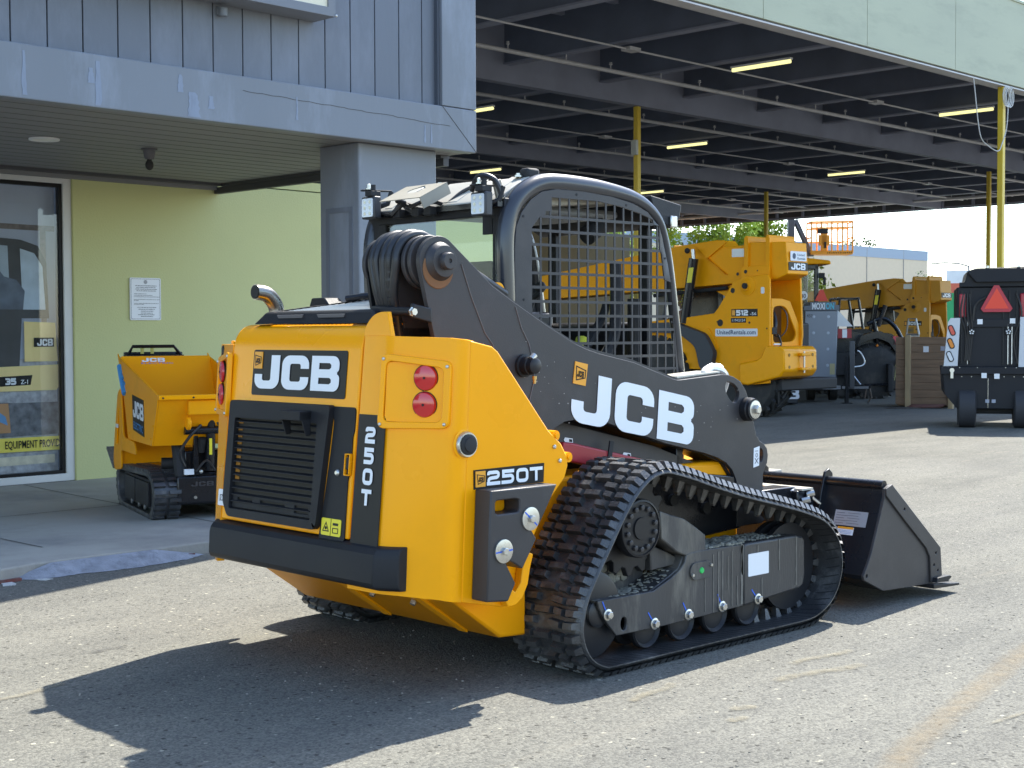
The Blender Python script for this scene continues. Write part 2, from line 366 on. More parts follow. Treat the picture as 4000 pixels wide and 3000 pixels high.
# ================================================================== GROUND
def asphalt():
    m = bpy.data.materials.new('asphalt'); m.use_nodes = True; n = m.node_tree; b = n.nodes['Principled BSDF']; L = n.links
    b.inputs['Roughness'].default_value = .92; b.inputs['Specular IOR Level'].default_value = .15
    tc = n.nodes.new('ShaderNodeTexCoord')
    def noise(sc, det=4, ro=.6, st=None):
        t = n.nodes.new('ShaderNodeTexNoise'); t.inputs['Scale'].default_value = sc; t.inputs['Detail'].default_value = det; t.inputs['Roughness'].default_value = ro
        if st:
            mp = n.nodes.new('ShaderNodeMapping'); mp.inputs['Scale'].default_value = st; mp.inputs['Rotation'].default_value = (0, 0, .35); L.new(tc.outputs['Object'], mp.inputs[0]); L.new(mp.outputs[0], t.inputs[0])
        else: L.new(tc.outputs['Object'], t.inputs[0])
        return t.outputs[0]
    def ramp(f, a, c0, c, c1):
        r = n.nodes.new('ShaderNodeValToRGB'); r.color_ramp.elements[0].position = a; r.color_ramp.elements[0].color = (*c0, 1)
        r.color_ramp.elements[1].position = c; r.color_ramp.elements[1].color = (*c1, 1); L.new(f, r.inputs[0]); return r.outputs[0]
    def mix(f, a, c, mode='MIX'):
        x = n.nodes.new('ShaderNodeMix'); x.data_type = 'RGBA'; x.blend_type = mode
        if isinstance(f, float): x.inputs[0].default_value = f
        else: L.new(f, x.inputs[0])
        L.new(a, x.inputs[6])
        if isinstance(c, tuple): x.inputs[7].default_value = (*c, 1)
        else: L.new(c, x.inputs[7])
        return x.outputs[2]
    base = ramp(noise(.35, 6, .6), .3, (.139, .137, .118), .7, (.165, .163, .143))
    st = ramp(noise(1.1, 8, .7, (.5, 1.6, 1)), .35, (.82, .82, .83), .65, (1.08, 1.07, 1.05)); c = mix(1.0, base, st, 'MULTIPLY')
    v = n.nodes.new('ShaderNodeTexVoronoi'); v.inputs['Scale'].default_value = 110; L.new(tc.outputs['Object'], v.inputs[0])
    sp = n.nodes.new('ShaderNodeSeparateColor'); L.new(v.outputs['Color'], sp.inputs[0])
    ag = ramp(sp.outputs[0], .0, (.58, .58, .60), 1., (1.38, 1.37, 1.34)); c = mix(.75, c, ag, 'MULTIPLY')
    v2 = n.nodes.new('ShaderNodeTexVoronoi'); v2.inputs['Scale'].default_value = 32; v2.inputs['Randomness'].default_value = 1; L.new(tc.outputs['Object'], v2.inputs[0])
    s2 = n.nodes.new('ShaderNodeSeparateColor'); L.new(v2.outputs['Color'], s2.inputs[0])
    lg = ramp(s2.outputs[1], .93, (1, 1, 1), .96, (2.1, 2.05, 1.9)); 
    dn = ramp(v2.outputs['Distance'], .25, (1, 1, 1), .32, (0, 0, 0))
    spk = mix(dn, ramp(noise(1), 0, (1, 1, 1), 1, (1, 1, 1)), lg); c = mix(1.0, c, spk, 'MULTIPLY')
    dk = ramp(s2.outputs[2], .93, (1, 1, 1), .95, (.45, .45, .45)); spk2 = mix(dn, ramp(noise(1), 0, (1, 1, 1), 1, (1, 1, 1)), dk); c = mix(1.0, c, spk2, 'MULTIPLY')
    # tan dust streaks and a few rust-brown spots
    du = ramp(noise(.9, 9, .75, (.22, 1.9, 1)), .60, (0, 0, 0), .74, (.55, .55, .55)); c = mix(du, c, (.30, .265, .20))
    ru = ramp(noise(2.3, 3, .5), .755, (0, 0, 0), .80, (.5, .5, .5)); c = mix(ru, c, (.26, .17, .10))
    L.new(c, b.inputs['Base Color'])
    bp = n.nodes.new('ShaderNodeBump'); bp.inputs['Strength'].default_value = .75; bp.inputs['Distance'].default_value = .006
    L.new(mix(.5, ramp(v.outputs['Distance'], 0, (1, 1, 1), .8, (0, 0, 0)), noise(160, 3)), bp.inputs['Height']); L.new(bp.outputs[0], b.inputs['Normal'])
    return m
ASP = asphalt()
tag(M().add([(-600,-600,0),(900,-600,0),(900,900,0),(-600,900,0)], [(0,1,2,3)]).build('ground', ASP, smooth=0), kind='structure')
CONC = mat('old_concrete', (.34, .325, .28), .85, var=.12, vs=1.3, dirt=(.15, .145, .145), dirtamt=.9, dscale=.55, bump=.25, bs=60)
sw = [(-12,8.0)]+[(3.2,7.97),(3.9,7.99),(4.16,8.06),(4.62,8.07),(4.94,8.05),(5.42,8.06),(6.2,8.03),(12.1,8.05),(12.1,12.35),(-12,12.35)]
tag(M().prism('z', sw, -.05, .08).build('pavement', CONC, bevel=.012, smooth=0), kind='structure')
JNT = mat('joint_dirt', (.06, .055, .05), .9)
jm = M()
for a, b in (((6.25,12.3),(6.10,10.7)), ((6.10,10.7),(5.9,8.1)), ((4.49,9.18),(4.49,8.6)), ((-8,10.3),(12,10.25))):
    d = (Vector(b)-Vector(a)).normalized(); nn = Vector((-d.y, d.x))*.006
    jm.add([(a[0]-nn.x,a[1]-nn.y,.0835),(a[0]+nn.x,a[1]+nn.y,.0835),(b[0]+nn.x,b[1]+nn.y,.0835),(b[0]-nn.x,b[1]-nn.y,.0835)], [(0,1,2,3)])
tag(jm.build('pavement_joints', JNT, smooth=0), kind='structure')
def ragged(pts, amp, n=9, closed=True):
    out = []
    K = len(pts)
    for i in range(K):
        a, b = Vector(pts[i]), Vector(pts[(i+1) % K])
        for k in range(n):
            t = k/n; p = a.lerp(b, t); out.append((p.x+random.uniform(-amp, amp), p.y+random.uniform(-amp, amp)))
    return out
PATCH = mat('blue_grey_patch', (.25, .265, .295), .85, var=.18, vs=12, dirt=(.11, .115, .13), dirtamt=.85, dscale=11, bump=.5, bs=70)
rmp = M(); lowr = [(4.02,8.00),(4.08,7.93),(4.2,7.91),(4.38,7.92),(4.58,7.885),(4.74,7.87),(4.95,7.90),(5.16,7.93),(5.3,8.01)]; vs = []
for i in range(60):
    x = 4.0+1.32*i/59
    k = max(j for j in range(len(lowr)-1) if lowr[j][0] <= max(x, lowr[0][0])); a_, b_ = lowr[k], lowr[k+1]; t_ = max(0, min(1, (x-a_[0])/(b_[0]-a_[0]))); yl = a_[1]+t_*(b_[1]-a_[1])+random.uniform(-.008,.008)
    e_ = min(1, (x-4.0)/.25, (5.32-x)/.35)
    vs += [(x, yl, .003), (x, yl+(8.046-yl)*.5, .003+.036*e_), (x, 8.046, .004+.068*e_)]
rmp.add(vs, [(3*i+k, 3*i+3+k, 3*i+4+k, 3*i+1+k) for i in range(59) for k in range(2)])
tag(rmp.build('concrete_patch', PATCH, smooth=30), kind='structure')
WP = mat('worn_white_paint', (.48, .49, .48), .8, var=.15, vs=20, dirt=(.18,.18,.18), dirtamt=.8, dscale=20)
tag(M().prism('z', ragged([(4.02,8.15),(3.96,8.16),(3.86,7.86),(3.93,7.84)], .006), .0005, .0045).prism('z', ragged([(4.05,8.02),(4.06,7.99),(4.18,7.88),(4.12,7.86)], .006, 5), .0005, .0045).build('painted_marking', WP, smooth=0), kind='structure')
RC = mat('faded_red_kerb', (.16, .05, .04), .85, var=.3, vs=25, dirt=(.12,.11,.10), dirtamt=.9, dscale=14)
tag(M().prism('z', ragged([(4.86,8.045),(5.2,8.035),(5.25,8.015),(4.84,8.02)], .006, 7), .001, .020).prism('z', ragged([(4.2,8.06),(4.5,8.05),(4.5,8.035),(4.2,8.04)], .005, 7), .001, .018).prism('z', ragged([(3.7,7.97),(4.02,7.985),(4.02,7.955),(3.7,7.945)], .005, 7), .001, .018).build('kerb_paint', RC, smooth=0), kind='structure')
# faint dusty tyre line across the yard, lower right, and light cement smears
DUST = mat('dust_line', (.27, .235, .17), .95, var=.3, vs=20, dirt=(.17,.16,.145), dirtamt=1., dscale=12)

# ================================================================== SHOP BUILDING
bld = empty('shop_building', (0,0,0), label='grey boarded shop front with deep overhang, column and sage green wall', cat='building')
FY, BY, WY_ = 8.63, 8.70, 12.35
# board cladding: individual boards with dark gaps
xb = [3.13,3.38,3.63,3.88,4.13,4.379,4.632,4.885,5.144,5.392,5.65,5.90,6.153,6.405,6.655,6.905,7.152,7.399,7.649,7.895,8.05]
bm_ = M()
for a, b in zip(xb[:-1], xb[1:]): bm_.box(a+.005, BY, 3.25, b-.005, BY+.03, 7.2)
bm_.build('board_cladding', GRAYB, bld, bevel=.003, smooth=0)
M().box(-12, BY, 3.25, 3.125, BY+.03, 7.2).build('board_cladding', GRAYB, bld, smooth=0)
M().box(-12, BY+.032, 3.0, 8.43, 12.34, 7.18).build('upper_storey', mat('dark_gap', (.03,.03,.035), .9), bld, smooth=0)
M().box(-12, FY, 2.945, 8.44, BY+.03, 3.295).build('fascia_beam', GRAYB2, bld, bevel=.008, smooth=0)
M().box(8.055, FY+.002, 3.30, 8.44, BY+.03, 7.25).build('corner_board', GRAYB2, bld, bevel=.006, smooth=0)
M().box(8.03, FY+.03, 3.297, 8.053, BY, 7.2).build('trim_strip', mat('trim_dark', (.07,.08,.10), .6), bld, smooth=0)
M().box(8.432, BY+.032, 2.96, 8.446, 12.36, 7.25).build('end_wall', GRAYB2, bld, smooth=0)
M().box(-12, 8.5, 7.2, 8.6, 12.9, 7.35).build('roof', CANG, bld, smooth=0)
# mitre joint and crack on the beam
M().tube([(8.055, FY-.001, 3.292), (8.435, FY-.001, 2.95)], .0025, 5).build('mitre_joint', JNT, bld, smooth=0)
pth = []; x = 6.1; z = 3.19
while x < 8.15:
    pth.append((x, FY-.0005, z-.00)); x += random.uniform(.03, .09); z += random.uniform(-.012, .009)-.000
M().tube([(p[0], p[1], 3.19-.005*(i)+.004*random.uniform(-1,1)+i*.0035) for i, p in enumerate(pth)], .0022, 4).build('paint_crack', JNT, bld, smooth=0)
# pale streak stains on the beam (paint runs with their own shapes)
STN = mat('pale_paint_run', (.225, .26, .325), .6, var=.08, vs=4, dirt=(.17,.19,.235), dirtamt=.9, dscale=16, stretch=(2,1,.3))
sm = M()
def streak(x, z0, z1, w):
    pts = []
    for i in range(9): t = i/8; pts.append((x-w*(.5+.5*random.random())*(.55+.45*t), z0+(z1-z0)*t))
    for i in range(9): t = 1-i/8; pts.append((x+w*(.5+.5*random.random())*(.55+.45*t), z0+(z1-z0)*t))
    sm.prism('y', pts, FY-.0022, FY-.0002)
for x, a, b, w_ in ((4.43,3.25,2.97,.022),(4.95,3.25,2.96,.032),(4.90,3.20,3.10,.03),(5.58,3.24,3.12,.03),(5.68,3.13,2.96,.07),(5.83,3.12,3.03,.035),(6.58,3.20,3.03,.012),(7.86,3.12,2.98,.012),(7.93,3.13,2.98,.012)):
    sm = M(); streak(x, a, b, w_); sm.build('paint_run', STN, bld, smooth=0)
# soffit with boards
so_ = M(); y = BY+.03
M().box(-12, FY+.07, 2.952, 8.43, 12.35, 2.99).build('soffit', SOFF, bld, smooth=0)
sj = M()
for i in range(16):
    y = 8.85+i*.22; sj.box(-12, y, 2.9495, 8.43, y+.004, 2.953)
sj.box(5.0, 10.6, 2.9485, 5.008, 12.2, 2.953)
sj.build('soffit_joints', mat('soffit_joint', (.13,.13,.13), .8), bld, smooth=0)
TRD = mat('soffit_trim_dark', (.065,.065,.07), .6)
M().box(8.33, 8.95, 2.925, 8.43, 12.20, 2.951).build('soffit_trim', TRD, bld, smooth=0)
M().box(8.36, 8.95, 2.86, 8.42, 12.34, 2.924).build('soffit_trim', TRD, bld, smooth=0)
M().box(-12, 12.17, 2.925, 8.33, 12.24, 2.951).build('soffit_trim', TRD, bld, smooth=0)
M().box(-12, 12.28, 2.895, 8.355, 12.35, 2.949).build('soffit_trim', SOFF, bld, smooth=0)
# column
M().box(7.30, 8.79, .08, 8.13, 9.28, 2.951).build('column', GRAYB2, bld, bevel=.012, smooth=0)
cp = M(); cp.prism('x', [(8.87,.3),(9.20,.3),(9.20,2.45),(8.87,2.45)], 7.294, 7.301, holes=[[(8.91,.34),(9.16,.34),(9.16,2.41),(8.91,2.41)]]); cp.build('column_panel', GRAYB, bld, smooth=0)
# green wall; window opening x <= 6.75
M().box(6.80, WY_, .03, 12.6, WY_+.2, 2.96).box(-12, WY_, 2.93, 6.80, WY_+.2, 3.2).build('wall', GREEN, bld, bevel=.01, smooth=0)
M().box(8.45, WY_+.002, 2.97, 12.6, WY_+.198, 3.06).build('wall', GREEN, bld, smooth=0)
# window
wn = M(); wn.prism('y', [(1.5,.08),(6.80,.08),(6.80,2.93),(1.5,2.93)], WY_+.02, WY_+.12, holes=[[(1.6,.15),(6.715,.15),(6.715,2.85),(1.6,2.85)]])
wf = wn.build('window_frame', WINF, bld, bevel=.006, smooth=0)
wi = M(); wi.prism('y', [(1.6,.15),(6.715,.15),(6.715,2.85),(1.6,2.85)], WY_+.04, WY_+.10, holes=[[(1.64,.18),(6.685,.18),(6.685,2.815),(1.64,2.815)]]); wi.build('gasket', DKD, wf, smooth=0)
M().box(1.63, WY_+.06, .175, 6.69, WY_+.064, 2.82).build('pane', glass('shop_glass', (.95,.97,.98)), wf, smooth=0)
M().box(6.716, WY_+.12, .08, 6.80, WY_+1.6, 2.93).box(1.4, WY_+1.6, .03, 6.8, WY_+1.65, 3.0).build('inner_wall', mat('room_dark', (.12,.12,.13), .9), bld, smooth=0)
# recessed ceiling light
rl = M().lathe((5.46, 10.33, 2.9515), (0,0,-1), [(0,.115),(.012,.115),(.012,.09),(.002,.088)], 28).build('recessed_light', WHTP, bld, smooth=30)
M().cyl((5.46,10.33,2.946),(5.46,10.33,2.943),.086,n=28).build('lens', mat('lamp_lens', (.8,.8,.72), .4), rl, smooth=0)
# hanging lamp socket
t = empty('soffit_lamp', (6.36,10.3,2.95), label='small dark lamp holder hanging from the soffit above the notice', cat='lamp')
M().lathe((0,0,0), (0,0,-1), [(0,.066),(.012,.066),(.014,.05),(.07,.042),(.085,.034)], 20).build('lamp_holder', mat('socket_grey', (.10,.10,.11), .5), t)
M().sphere((0,0,-.13), .036, 14, (1,.8,1.2)).lathe((0,-.0,-.085), (0,0,-1), [(0,.02),(.03,.02)], 12).build('lens', BLKM, t)
# sign box
t = empty('sign_box', (0,0,0), label='grey framed cream sign box fixed high on the grey boards', cat='sign')
sg = M(); sg.prism('y', [(2.0,3.79),(6.80,3.79),(6.80,5.6),(2.0,5.6)], 8.44, 8.695, holes=[[(2.07,3.855),(6.735,3.855),(6.735,5.53),(2.07,5.53)]]); sg.build('frame', mat('sign_frame_grey', (.17,.18,.20), .5, var=.05), t, bevel=.003, smooth=0)
M().box(2.07,8.455,3.855,6.735,8.60,5.53).build('face_panel', mat('cream_panel', (.75,.68,.50), .5), t, smooth=0)
M().sphere((6.805,8.44,3.80),.012,10).build('corner_screw', ZINC, t)
# conduit clip under the sign
t = tag(M().box(5.93,8.66,3.71,5.98,8.70,3.77).cyl((5.955,8.65,3.70),(5.955,8.65,3.76),.03,n=14).build('cable_clamp', GRAYB2, bevel=.004), 'small round grey clamp on the boards under the sign box', 'clamp')
# notice on wall
t = empty('wall_notice', (0,0,0), label='white printed rules notice screwed to the sage green wall', cat='sign')
M().prism('y', rrect(7.385,1.585,7.725,1.995,.015), 12.335, 12.347).build('plate', LBL, t, smooth=0)
q = M(); q.prism('y', rrect(7.395,1.595,7.715,1.985,.012), 12.3335, 12.3345, holes=[rrect(7.398,1.598,7.712,1.982,.011)]); q.build('border', TXT, t, smooth=0)
M().lathe((7.555,12.3342,1.955), (0,-1,0), [(0,.02),(.001,.02)], 20).build('seal', mat('seal_grey', (.35,.35,.36), .6), t)
def greek(mb, x0, x1, z, h, u=None):
    x = x0
    while x < x1:
        w_ = random.uniform(.5, 3.2)*h; w_ = min(w_, x1-x)
        mb.box(x, 12.3328, z, x+w_, 12.3338, z+h*random.uniform(.75,1)); x += w_+h*random.choice((.35,.35,.8))
gk = M()
for fx0, fx1, fy, hh in ((.17,.86,.185,1),(.20,.83,.225,1),(.165,.87,.265,1),(.21,.83,.305,1),(.13,.53,.375,.7),(.13,.72,.41,.7),(.12,.97,.445,.7),(.12,.96,.51,.7),(.12,.27,.535,.7),(.12,.92,.60,.7),(.12,.44,.625,.7),(.22,.84,.695,1),(.27,.79,.74,1),(.34,.74,.785,1),(.34,.72,.83,1),(.25,.78,.87,1),(.34,.73,.91,1)):
    greek(gk, 7.385+.34*fx0, 7.385+.34*fx1, 1.995-.41*fy-.004, .0065*hh)
gk.build('print', TXT, t, smooth=0)

# ---- poster behind the shop window
po = empty('window_poster', (0,0,0), label='large photo poster of a compact excavator behind the shop window', cat='poster')
PY = 12.50
def pq(name, pts, m, lay, hol=()): return M().prism('y', pts, PY-.004*lay-.002, PY-.004*lay, holes=hol).build(name, m, po, smooth=0)
PS = lambda n_, c, **k: mat('poster_'+n_, c, .6, **k)
pq('sheet', [(1.7,.16),(6.70,.16),(6.70,2.83),(1.7,2.83)], PS('sky', (.42,.45,.55), var=.12, vs=1.5), 0)
pq('printed_ground', [(1.7,.16),(6.69,.16),(6.69,1.22),(1.7,1.30)], PS('gravel', (.42,.41,.42), var=.35, vs=16), 1)
pq('printed_ground', [(1.7,.22),(6.66,.25),(6.66,.33),(1.7,.30)], PS('sand', (.75,.66,.48), var=.2, vs=10), 2)
pq('printed_beam', [(1.7,2.50),(6.69,2.46),(6.69,2.41),(1.7,2.45)], PS('beam', (.17,.14,.13), var=.3, vs=20), 1)
pq('printed_beam', [(6.60,2.45),(6.60,1.3),(6.55,1.3),(6.545,2.45)], PS('beam', (.2,.2,.2)), 2)
pq('printed_cab', [(5.6,2.36),(6.35,2.32),(6.52,2.27),(6.60,2.12),(6.62,1.6),(6.35,1.6),(6.32,1.15),(5.6,1.15)], PS('cab', (.06,.058,.06), var=.2, vs=6), 3)
pq('printed_glass', [(5.7,2.28),(6.22,2.26),(6.24,1.68),(5.7,1.68)], PS('glass', (.38,.44,.50), var=.15, vs=5), 4)
pq('printed_glass', [(6.34,2.24),(6.48,2.20),(6.56,2.08),(6.585,1.68),(6.36,1.68)], PS('glass2', (.52,.60,.68), var=.15, vs=5), 4)
pq('printed_panel', [(6.37,1.57),(6.68,1.56),(6.70,1.20),(6.37,1.20)], PS('yellow', (.95,.72,.30), var=.05), 4)
pq('printed_body', [(5.6,1.14),(6.72,1.17),(6.715,.98),(6.68,.93),(5.6,.93)], PS('yellow', (.95,.72,.30)), 5)
pq('printed_tracks', [(5.6,.86),(6.3,.82),(6.70,.82),(6.70,.52),(5.6,.50)], PS('tracks', (.16,.16,.17), var=.5, vs=14), 3)
pq('printed_operator', [(5.98,1.68),(6.36,1.68),(6.38,1.85),(6.30,1.95),(6.18,1.98),(6.14,2.03),(6.08,2.03),(6.04,1.97),(5.95,1.9)], PS('operator', (.12,.14,.18), var=.3, vs=8), 5)
pq('yellow_banner', [(1.7,.52),(6.715,.50),(6.715,.37),(1.7,.39)], PS('banner', (.98,.78,.12)), 7)
plain(po, 'EQUIPMENT PROVID', (6.155,PY-.032,.405), (1,0,-.004), (0,0,1), (0,-1,0), .072, m=DKD, name='banner_words', bold=.012, fit=.545)
pq('name_plate', [(6.46,1.42),(6.66,1.42),(6.66,1.335),(6.46,1.335)], DKD, 6)
letters(po, 'JCB', (6.487,PY-.03,1.345), (1,0,0), (0,0,1), (0,-1,0), .062, wid=.8, name='lettering')
pq('name_plate', [(6.12,1.065),(6.44,1.075),(6.42,.985),(6.12,.975)], DKD, 6)
letters(po, '35', (6.17,PY-.03,.992), (1,0,0), (0,0,1), (0,-1,0), .058, wid=.9, name='lettering')
plain(po, 'Z-1', (6.32,PY-.03,.995), (1,0,0), (0,0,1), (0,-1,0), .04, m=WHT, name='lettering', bold=.02)
pq('printed_hazard_board', [(6.10,.82),(6.20,.82),(6.22,.55),(6.10,.55)], PS('hz', (.55,.28,.12)), 6)
pq('printed_hazard_board', [(6.10,.75),(6.17,.70),(6.19,.62),(6.10,.66)], PS('hzb', (.15,.32,.55)), 7)

# ================================================================== CANOPY
can = empty('canopy', (0,0,0), label='huge grey yard canopy with pale green edge panels and exposed beams', cat='canopy')
CX0, CX1, CY0, CY1 = 9.0, 50.0, 12.12, 42.0
xs = [CX0, 11.9, 14.8, 17.7, 20.6, 23.55, 26.5, 29.45, 32.4, 35.3, 38.2, 41.1, 44, 47, CX1]
for a, b in zip(xs[:-1], xs[1:]): M().box(a+.006, CY0, 6.0, b-.006, CY0+.05, 7.55).build('edge_panel', GREENF, can, bevel=.004, smooth=0)
M().box(CX0, CY0-.02, 7.551, CX1, CY0+.3, 7.60).build('coping', GREENF, can, smooth=0)
M().box(CX0, CY0+.052, 5.98, CX1, CY0+.22, 6.55).build('edge_beam', CANG, can, smooth=0)
M().box(CX0, CY0+.03, 5.955, CX1, CY0+.23, 5.978).build('drip_rail', PIPE, can, smooth=0)
# corrugated deck
dk = M(); 
dk.box(CX0, CY0+.23, 7.30, CX1, CY1, 7.42)
dk.build('roof_deck', mat('deck_grey', (.34,.35,.40), .7, var=.12, vs=2), can, smooth=0)
dr = M()
for i in range(134): xx = CX0+i*.305; dr.box(xx, CY0+.24, 7.262, xx+.10, CY1, 7.299)
dr.build('deck_ribs', mat('deck_grey', (.21,.21,.225)), can, smooth=0)
gy = [18.5, 26.2, 33.9, 41.6]
for y in gy:
    g = M(); g.box(CX0, y, 6.0, CX1-.1, y+.2, 7.25); g.build('girder', CANB, can, smooth=0)
jx = [10.9+2.66*i for i in range(15)]
ys_ = [CY0+.23]+gy
for x in jx:
    for k in range(4):
        a = ys_[k]+(.202 if k else 0); b = ys_[k+1]-.002
        M().box(x-.07, a, 6.35, x+.07, b, 7.255).build('joist', CANG, can, smooth=0)
        M().box(x-.10, a, 6.315, x+.10, b, 6.349).build('joist_flange', CANB, can, smooth=0)
pu = M()
for k in range(4):
    a = ys_[k]; b = ys_[k+1]; y = a+1.0
    while y < b-.5:
        for x in jx[:-1]: pu.box(x+.075, y, 6.98, x+2.66-.075, y+.09, 7.255)
        y += 1.22
pu.build('purlins', CANB, can, smooth=0)
# pipes and conduits run along the bays
for y, z, r, nm in ((13.0,6.22,.045,'sprinkler_pipe'),(17.05,6.18,.04,'sprinkler_pipe'),(15.6,6.2,.018,'conduit'),(20.6,6.2,.04,'sprinkler_pipe'),(23.0,6.2,.018,'conduit'),(24.9,6.2,.035,'sprinkler_pipe'),(28.6,6.2,.035,'sprinkler_pipe'),(30.7,6.2,.018,'conduit'),(32.6,6.2,.035,'sprinkler_pipe'),(37.0,6.2,.035,'sprinkler_pipe')):
    p = M().cyl((CX0,y,z),(CX1-1,y,z),r,n=10)
    if r > .03:
        for x in jx:
            p.box(x-.008, y-.008, z, x+.008, y+.008, 6.325); p.lathe((x+1.2,y,z), (0,0,1), [(0,.012),(.10,.012),(.11,.035),(.14,.02),(.15,.03)], 8)
    else:
        for x in jx[::3]: p.box(x-.12, y-.10, z-.03, x+.16, y+.10, z+.03)
    p.build(nm, PIPE, can, smooth=40)
for y in (15.55, 23.0, 30.7):     # light branch rails hung across the joists
    pass
# far end ribs and fascia
fe = M(); fe.box(CX1, CY0, 6.0, CX1+.06, CY1, 7.6)
fe.build('end_panel', mat('end_panel_grey', (.075,.075,.08), .8, var=.1), can, smooth=0)
fr = M(); y = CY0+.6
while y < CY1: fr.box(CX1-.12, y, 6.0, CX1-.002, y+.08, 7.25); y += 1.22
fr.box(CX1-.14, CY0+.3, 6.02, CX1-.122, CY1, 6.07); fr.build('end_panel_ribs', CANB, can, smooth=0)
M().cyl((CX1-1.1,CY0+.4,6.25),(CX1-1.1,CY1,6.25),.06,n=10).cyl((CX1-2.2,CY0+.4,6.15),(CX1-2.2,CY1,6.15),.05,n=10).build('cross_pipe', PIPE, can)
M().box(CX0-.05, CY0, 6.0, CX0, CY1, 7.6).box(CX0, CY1, 6.0, CX1, CY1+.1, 7.6).build('end_panel', CANG, can, smooth=0)
# posts
def post(x, y, z1=6.0):
    p = M().box(x-.055, y-.055, 0, x+.055, y+.055, z1)
    o = p.build('canopy_post', POST, bevel=.012, smooth=0)
    return o
for (x, y), lb in (((25.6,12.25),'bright yellow steel post at the canopy edge, rising behind the paving machine'),((39.2,19.12),'yellow steel post just left of the canopy-edge post, further back'),((22.75,18.62),'yellow steel post rising behind the loader cab roof'),((39.5,26.92),'slim yellow post standing behind the large telehandler boom'),((22.75,26.32),'yellow post seen through the loader cab mesh')):
    tag(post(x, y), lb, 'post', 'yellow canopy posts')
# electrical boxes strapped to the nearer inner post
tag(M().box(22.62,18.54,5.02,22.694,18.68,5.32).build('junction_box', mat('jbox', (.4,.42,.42), .5), bevel=.01), 'grey electrical box strapped high on the yellow post behind the cab', 'electrical box')
# loose cable hanging by the edge post
cab = catmull([(24.28,12.15,5.96),(24.35,12.15,5.70),(24.47,12.15,5.20),(24.58,12.15,4.94),(24.77,12.15,4.83),(25.18,12.12,4.73),(25.34,12.11,4.88),(25.52,12.11,5.20),(25.60,12.11,5.74),(25.74,12.11,5.95)], 6, False)
tag(M().tube(cab, .010, 6).tube([(25.45+.14*cos(a*.6)+.02*a*.3, 12.1, 5.75+.18*sin(a*.6)) for a in range(34)], .011, 5).build('cable', mat('cable_grey', (.5,.5,.48), .5)), 'pale loose cable looping down beside the canopy edge post', 'cable')
# tube lamps
TL = mat('lit_tube', (.1,.1,.05), .4, emit=(1,.93,.40), es=.42)
def lamp():
    t = empty('tube_lamp', (0,0,0))
    M().box(-.045,-.63,.012,.045,.63,.05).build('housing', WHTP, t, bevel=.006)
    M().cyl((0,-.61,-.02),(0,.61,-.02),.032,n=12).build('tube', TL, t); return t
L0 = lamp()
for i, (x, y, lb) in enumerate(((21.4,14.7,'lit tube lamp nearest the camera under the green edge panels'),(29.05,14.7,'lit tube lamp nearest the canopy edge post'),(29.15,22.25,'lit tube lamp right of the yellow post above the cab, middle of its row'),(37.75,22.9,'small lit tube lamp in mid-canopy, lower right of the others'),(21.4,22.0,'lit tube lamp half hidden by the grey building corner'),(29.5,29.8,'lit tube lamp just above the cab roof lights'),(38.0,30.6,'tiny lit tube lamp just right of the post above the cab'))):
    o = L0 if i == 0 else copy_tree(L0); o.location = (x, y, 6.15); tag(o, lb, 'lamp', 'tube lamps under the canopy')

# warehouse behind
wh = empty('warehouse', (0,0,0), label='long olive tan warehouse wall in shade at the back of the yard', cat='building')
M().box(10, 43, 0, 52, 52, 5.9).build('wall', mat('olive_wall', (.11,.093,.045), .85, var=.06), wh, smooth=0)
M().box(10,42.95,0,52,43,.6).build('wall_base', CANG, wh, smooth=0)
# far white building
fb = empty('far_building', (0,0,0), label='long cream tilt-up building with a blue-grey parapet band, far right', cat='building')
M().box(70, 59, 0, 110, 85, 7.25).build('wall', mat('cream_wall', (.60,.51,.37), .85, var=.03), fb, smooth=0)
M().box(69.97, 58.96, 7.25, 110.03, 85, 8.05).build('parapet', mat('blue_parapet', (.30,.37,.44), .8), fb, smooth=0)
pj = M()
for x in (76,84,92,100.3,106): pj.box(x, 58.95, 0, x+.05, 59.0, 8.0)
pj.build('panel_joint', mat('joint_grey', (.3,.29,.27), .8), fb, smooth=0)
# red and white building at the right
RGV = Vector((.698,-.716,0)); FWV = Vector((.716,.698,0))
def place(name, d, r, rz=None, **k):
    p = FWV*d+RGV*r
    return empty(name, (p.x, p.y, 0), radians(-45.72) if rz is None else rz, **k)     # local x = to the right, y = away
rb = place('shop_unit', 90, 27.1, rz=radians(-66), label='white walled unit with an orange-red band, beyond the paving machine', cat='building')
M().box(0,0,4.4,14,10,5.2).box(0,.1,0,14,10,2.9).build('wall', WHTP, rb, smooth=0)
M().box(-.02,-.02,2.9,14,10,4.4).build('band', mat('orange_red', (.60,.13,.07), .6), rb, smooth=0)
gb = place('waste_skip', 60, 17.6, label='bright green steel container behind the far telehandler', cat='container')
M().prism('y', [(0,0),(3.2,0),(3.2,3.0),(-.1,3.0)], 0, 4.5).build('body', mat('container_green', (.04,.42,.16), .6, var=.08), gb, bevel=.03, smooth=0)
M().tube([(0,-.03,3.0),(.2,-.03,3.22),(.4,-.03,3.0)], .03, 6).box(-.12,-.05,2.9,3.2,-.001,3.02).build('lifting_hook', mat('container_green', (.04,.42,.16)), gb)
lb_ = place('street_lamp', 90, 28.5, label='thin curved-arm street lamp against the sky at right', cat='street lamp')
M().cyl((0,0,0),(0,0,5.5),.09,.06).build('pole', mat('lamp_grey', (.12,.13,.14), .5), lb_)
M().tube(catmull([(0,0,5.45),(-.6,0,5.62),(-1.4,0,5.68),(-2.0,0,5.66)], 5, False), .055, 6).build('arm', mat('lamp_grey', (.12,.13,.14)), lb_)
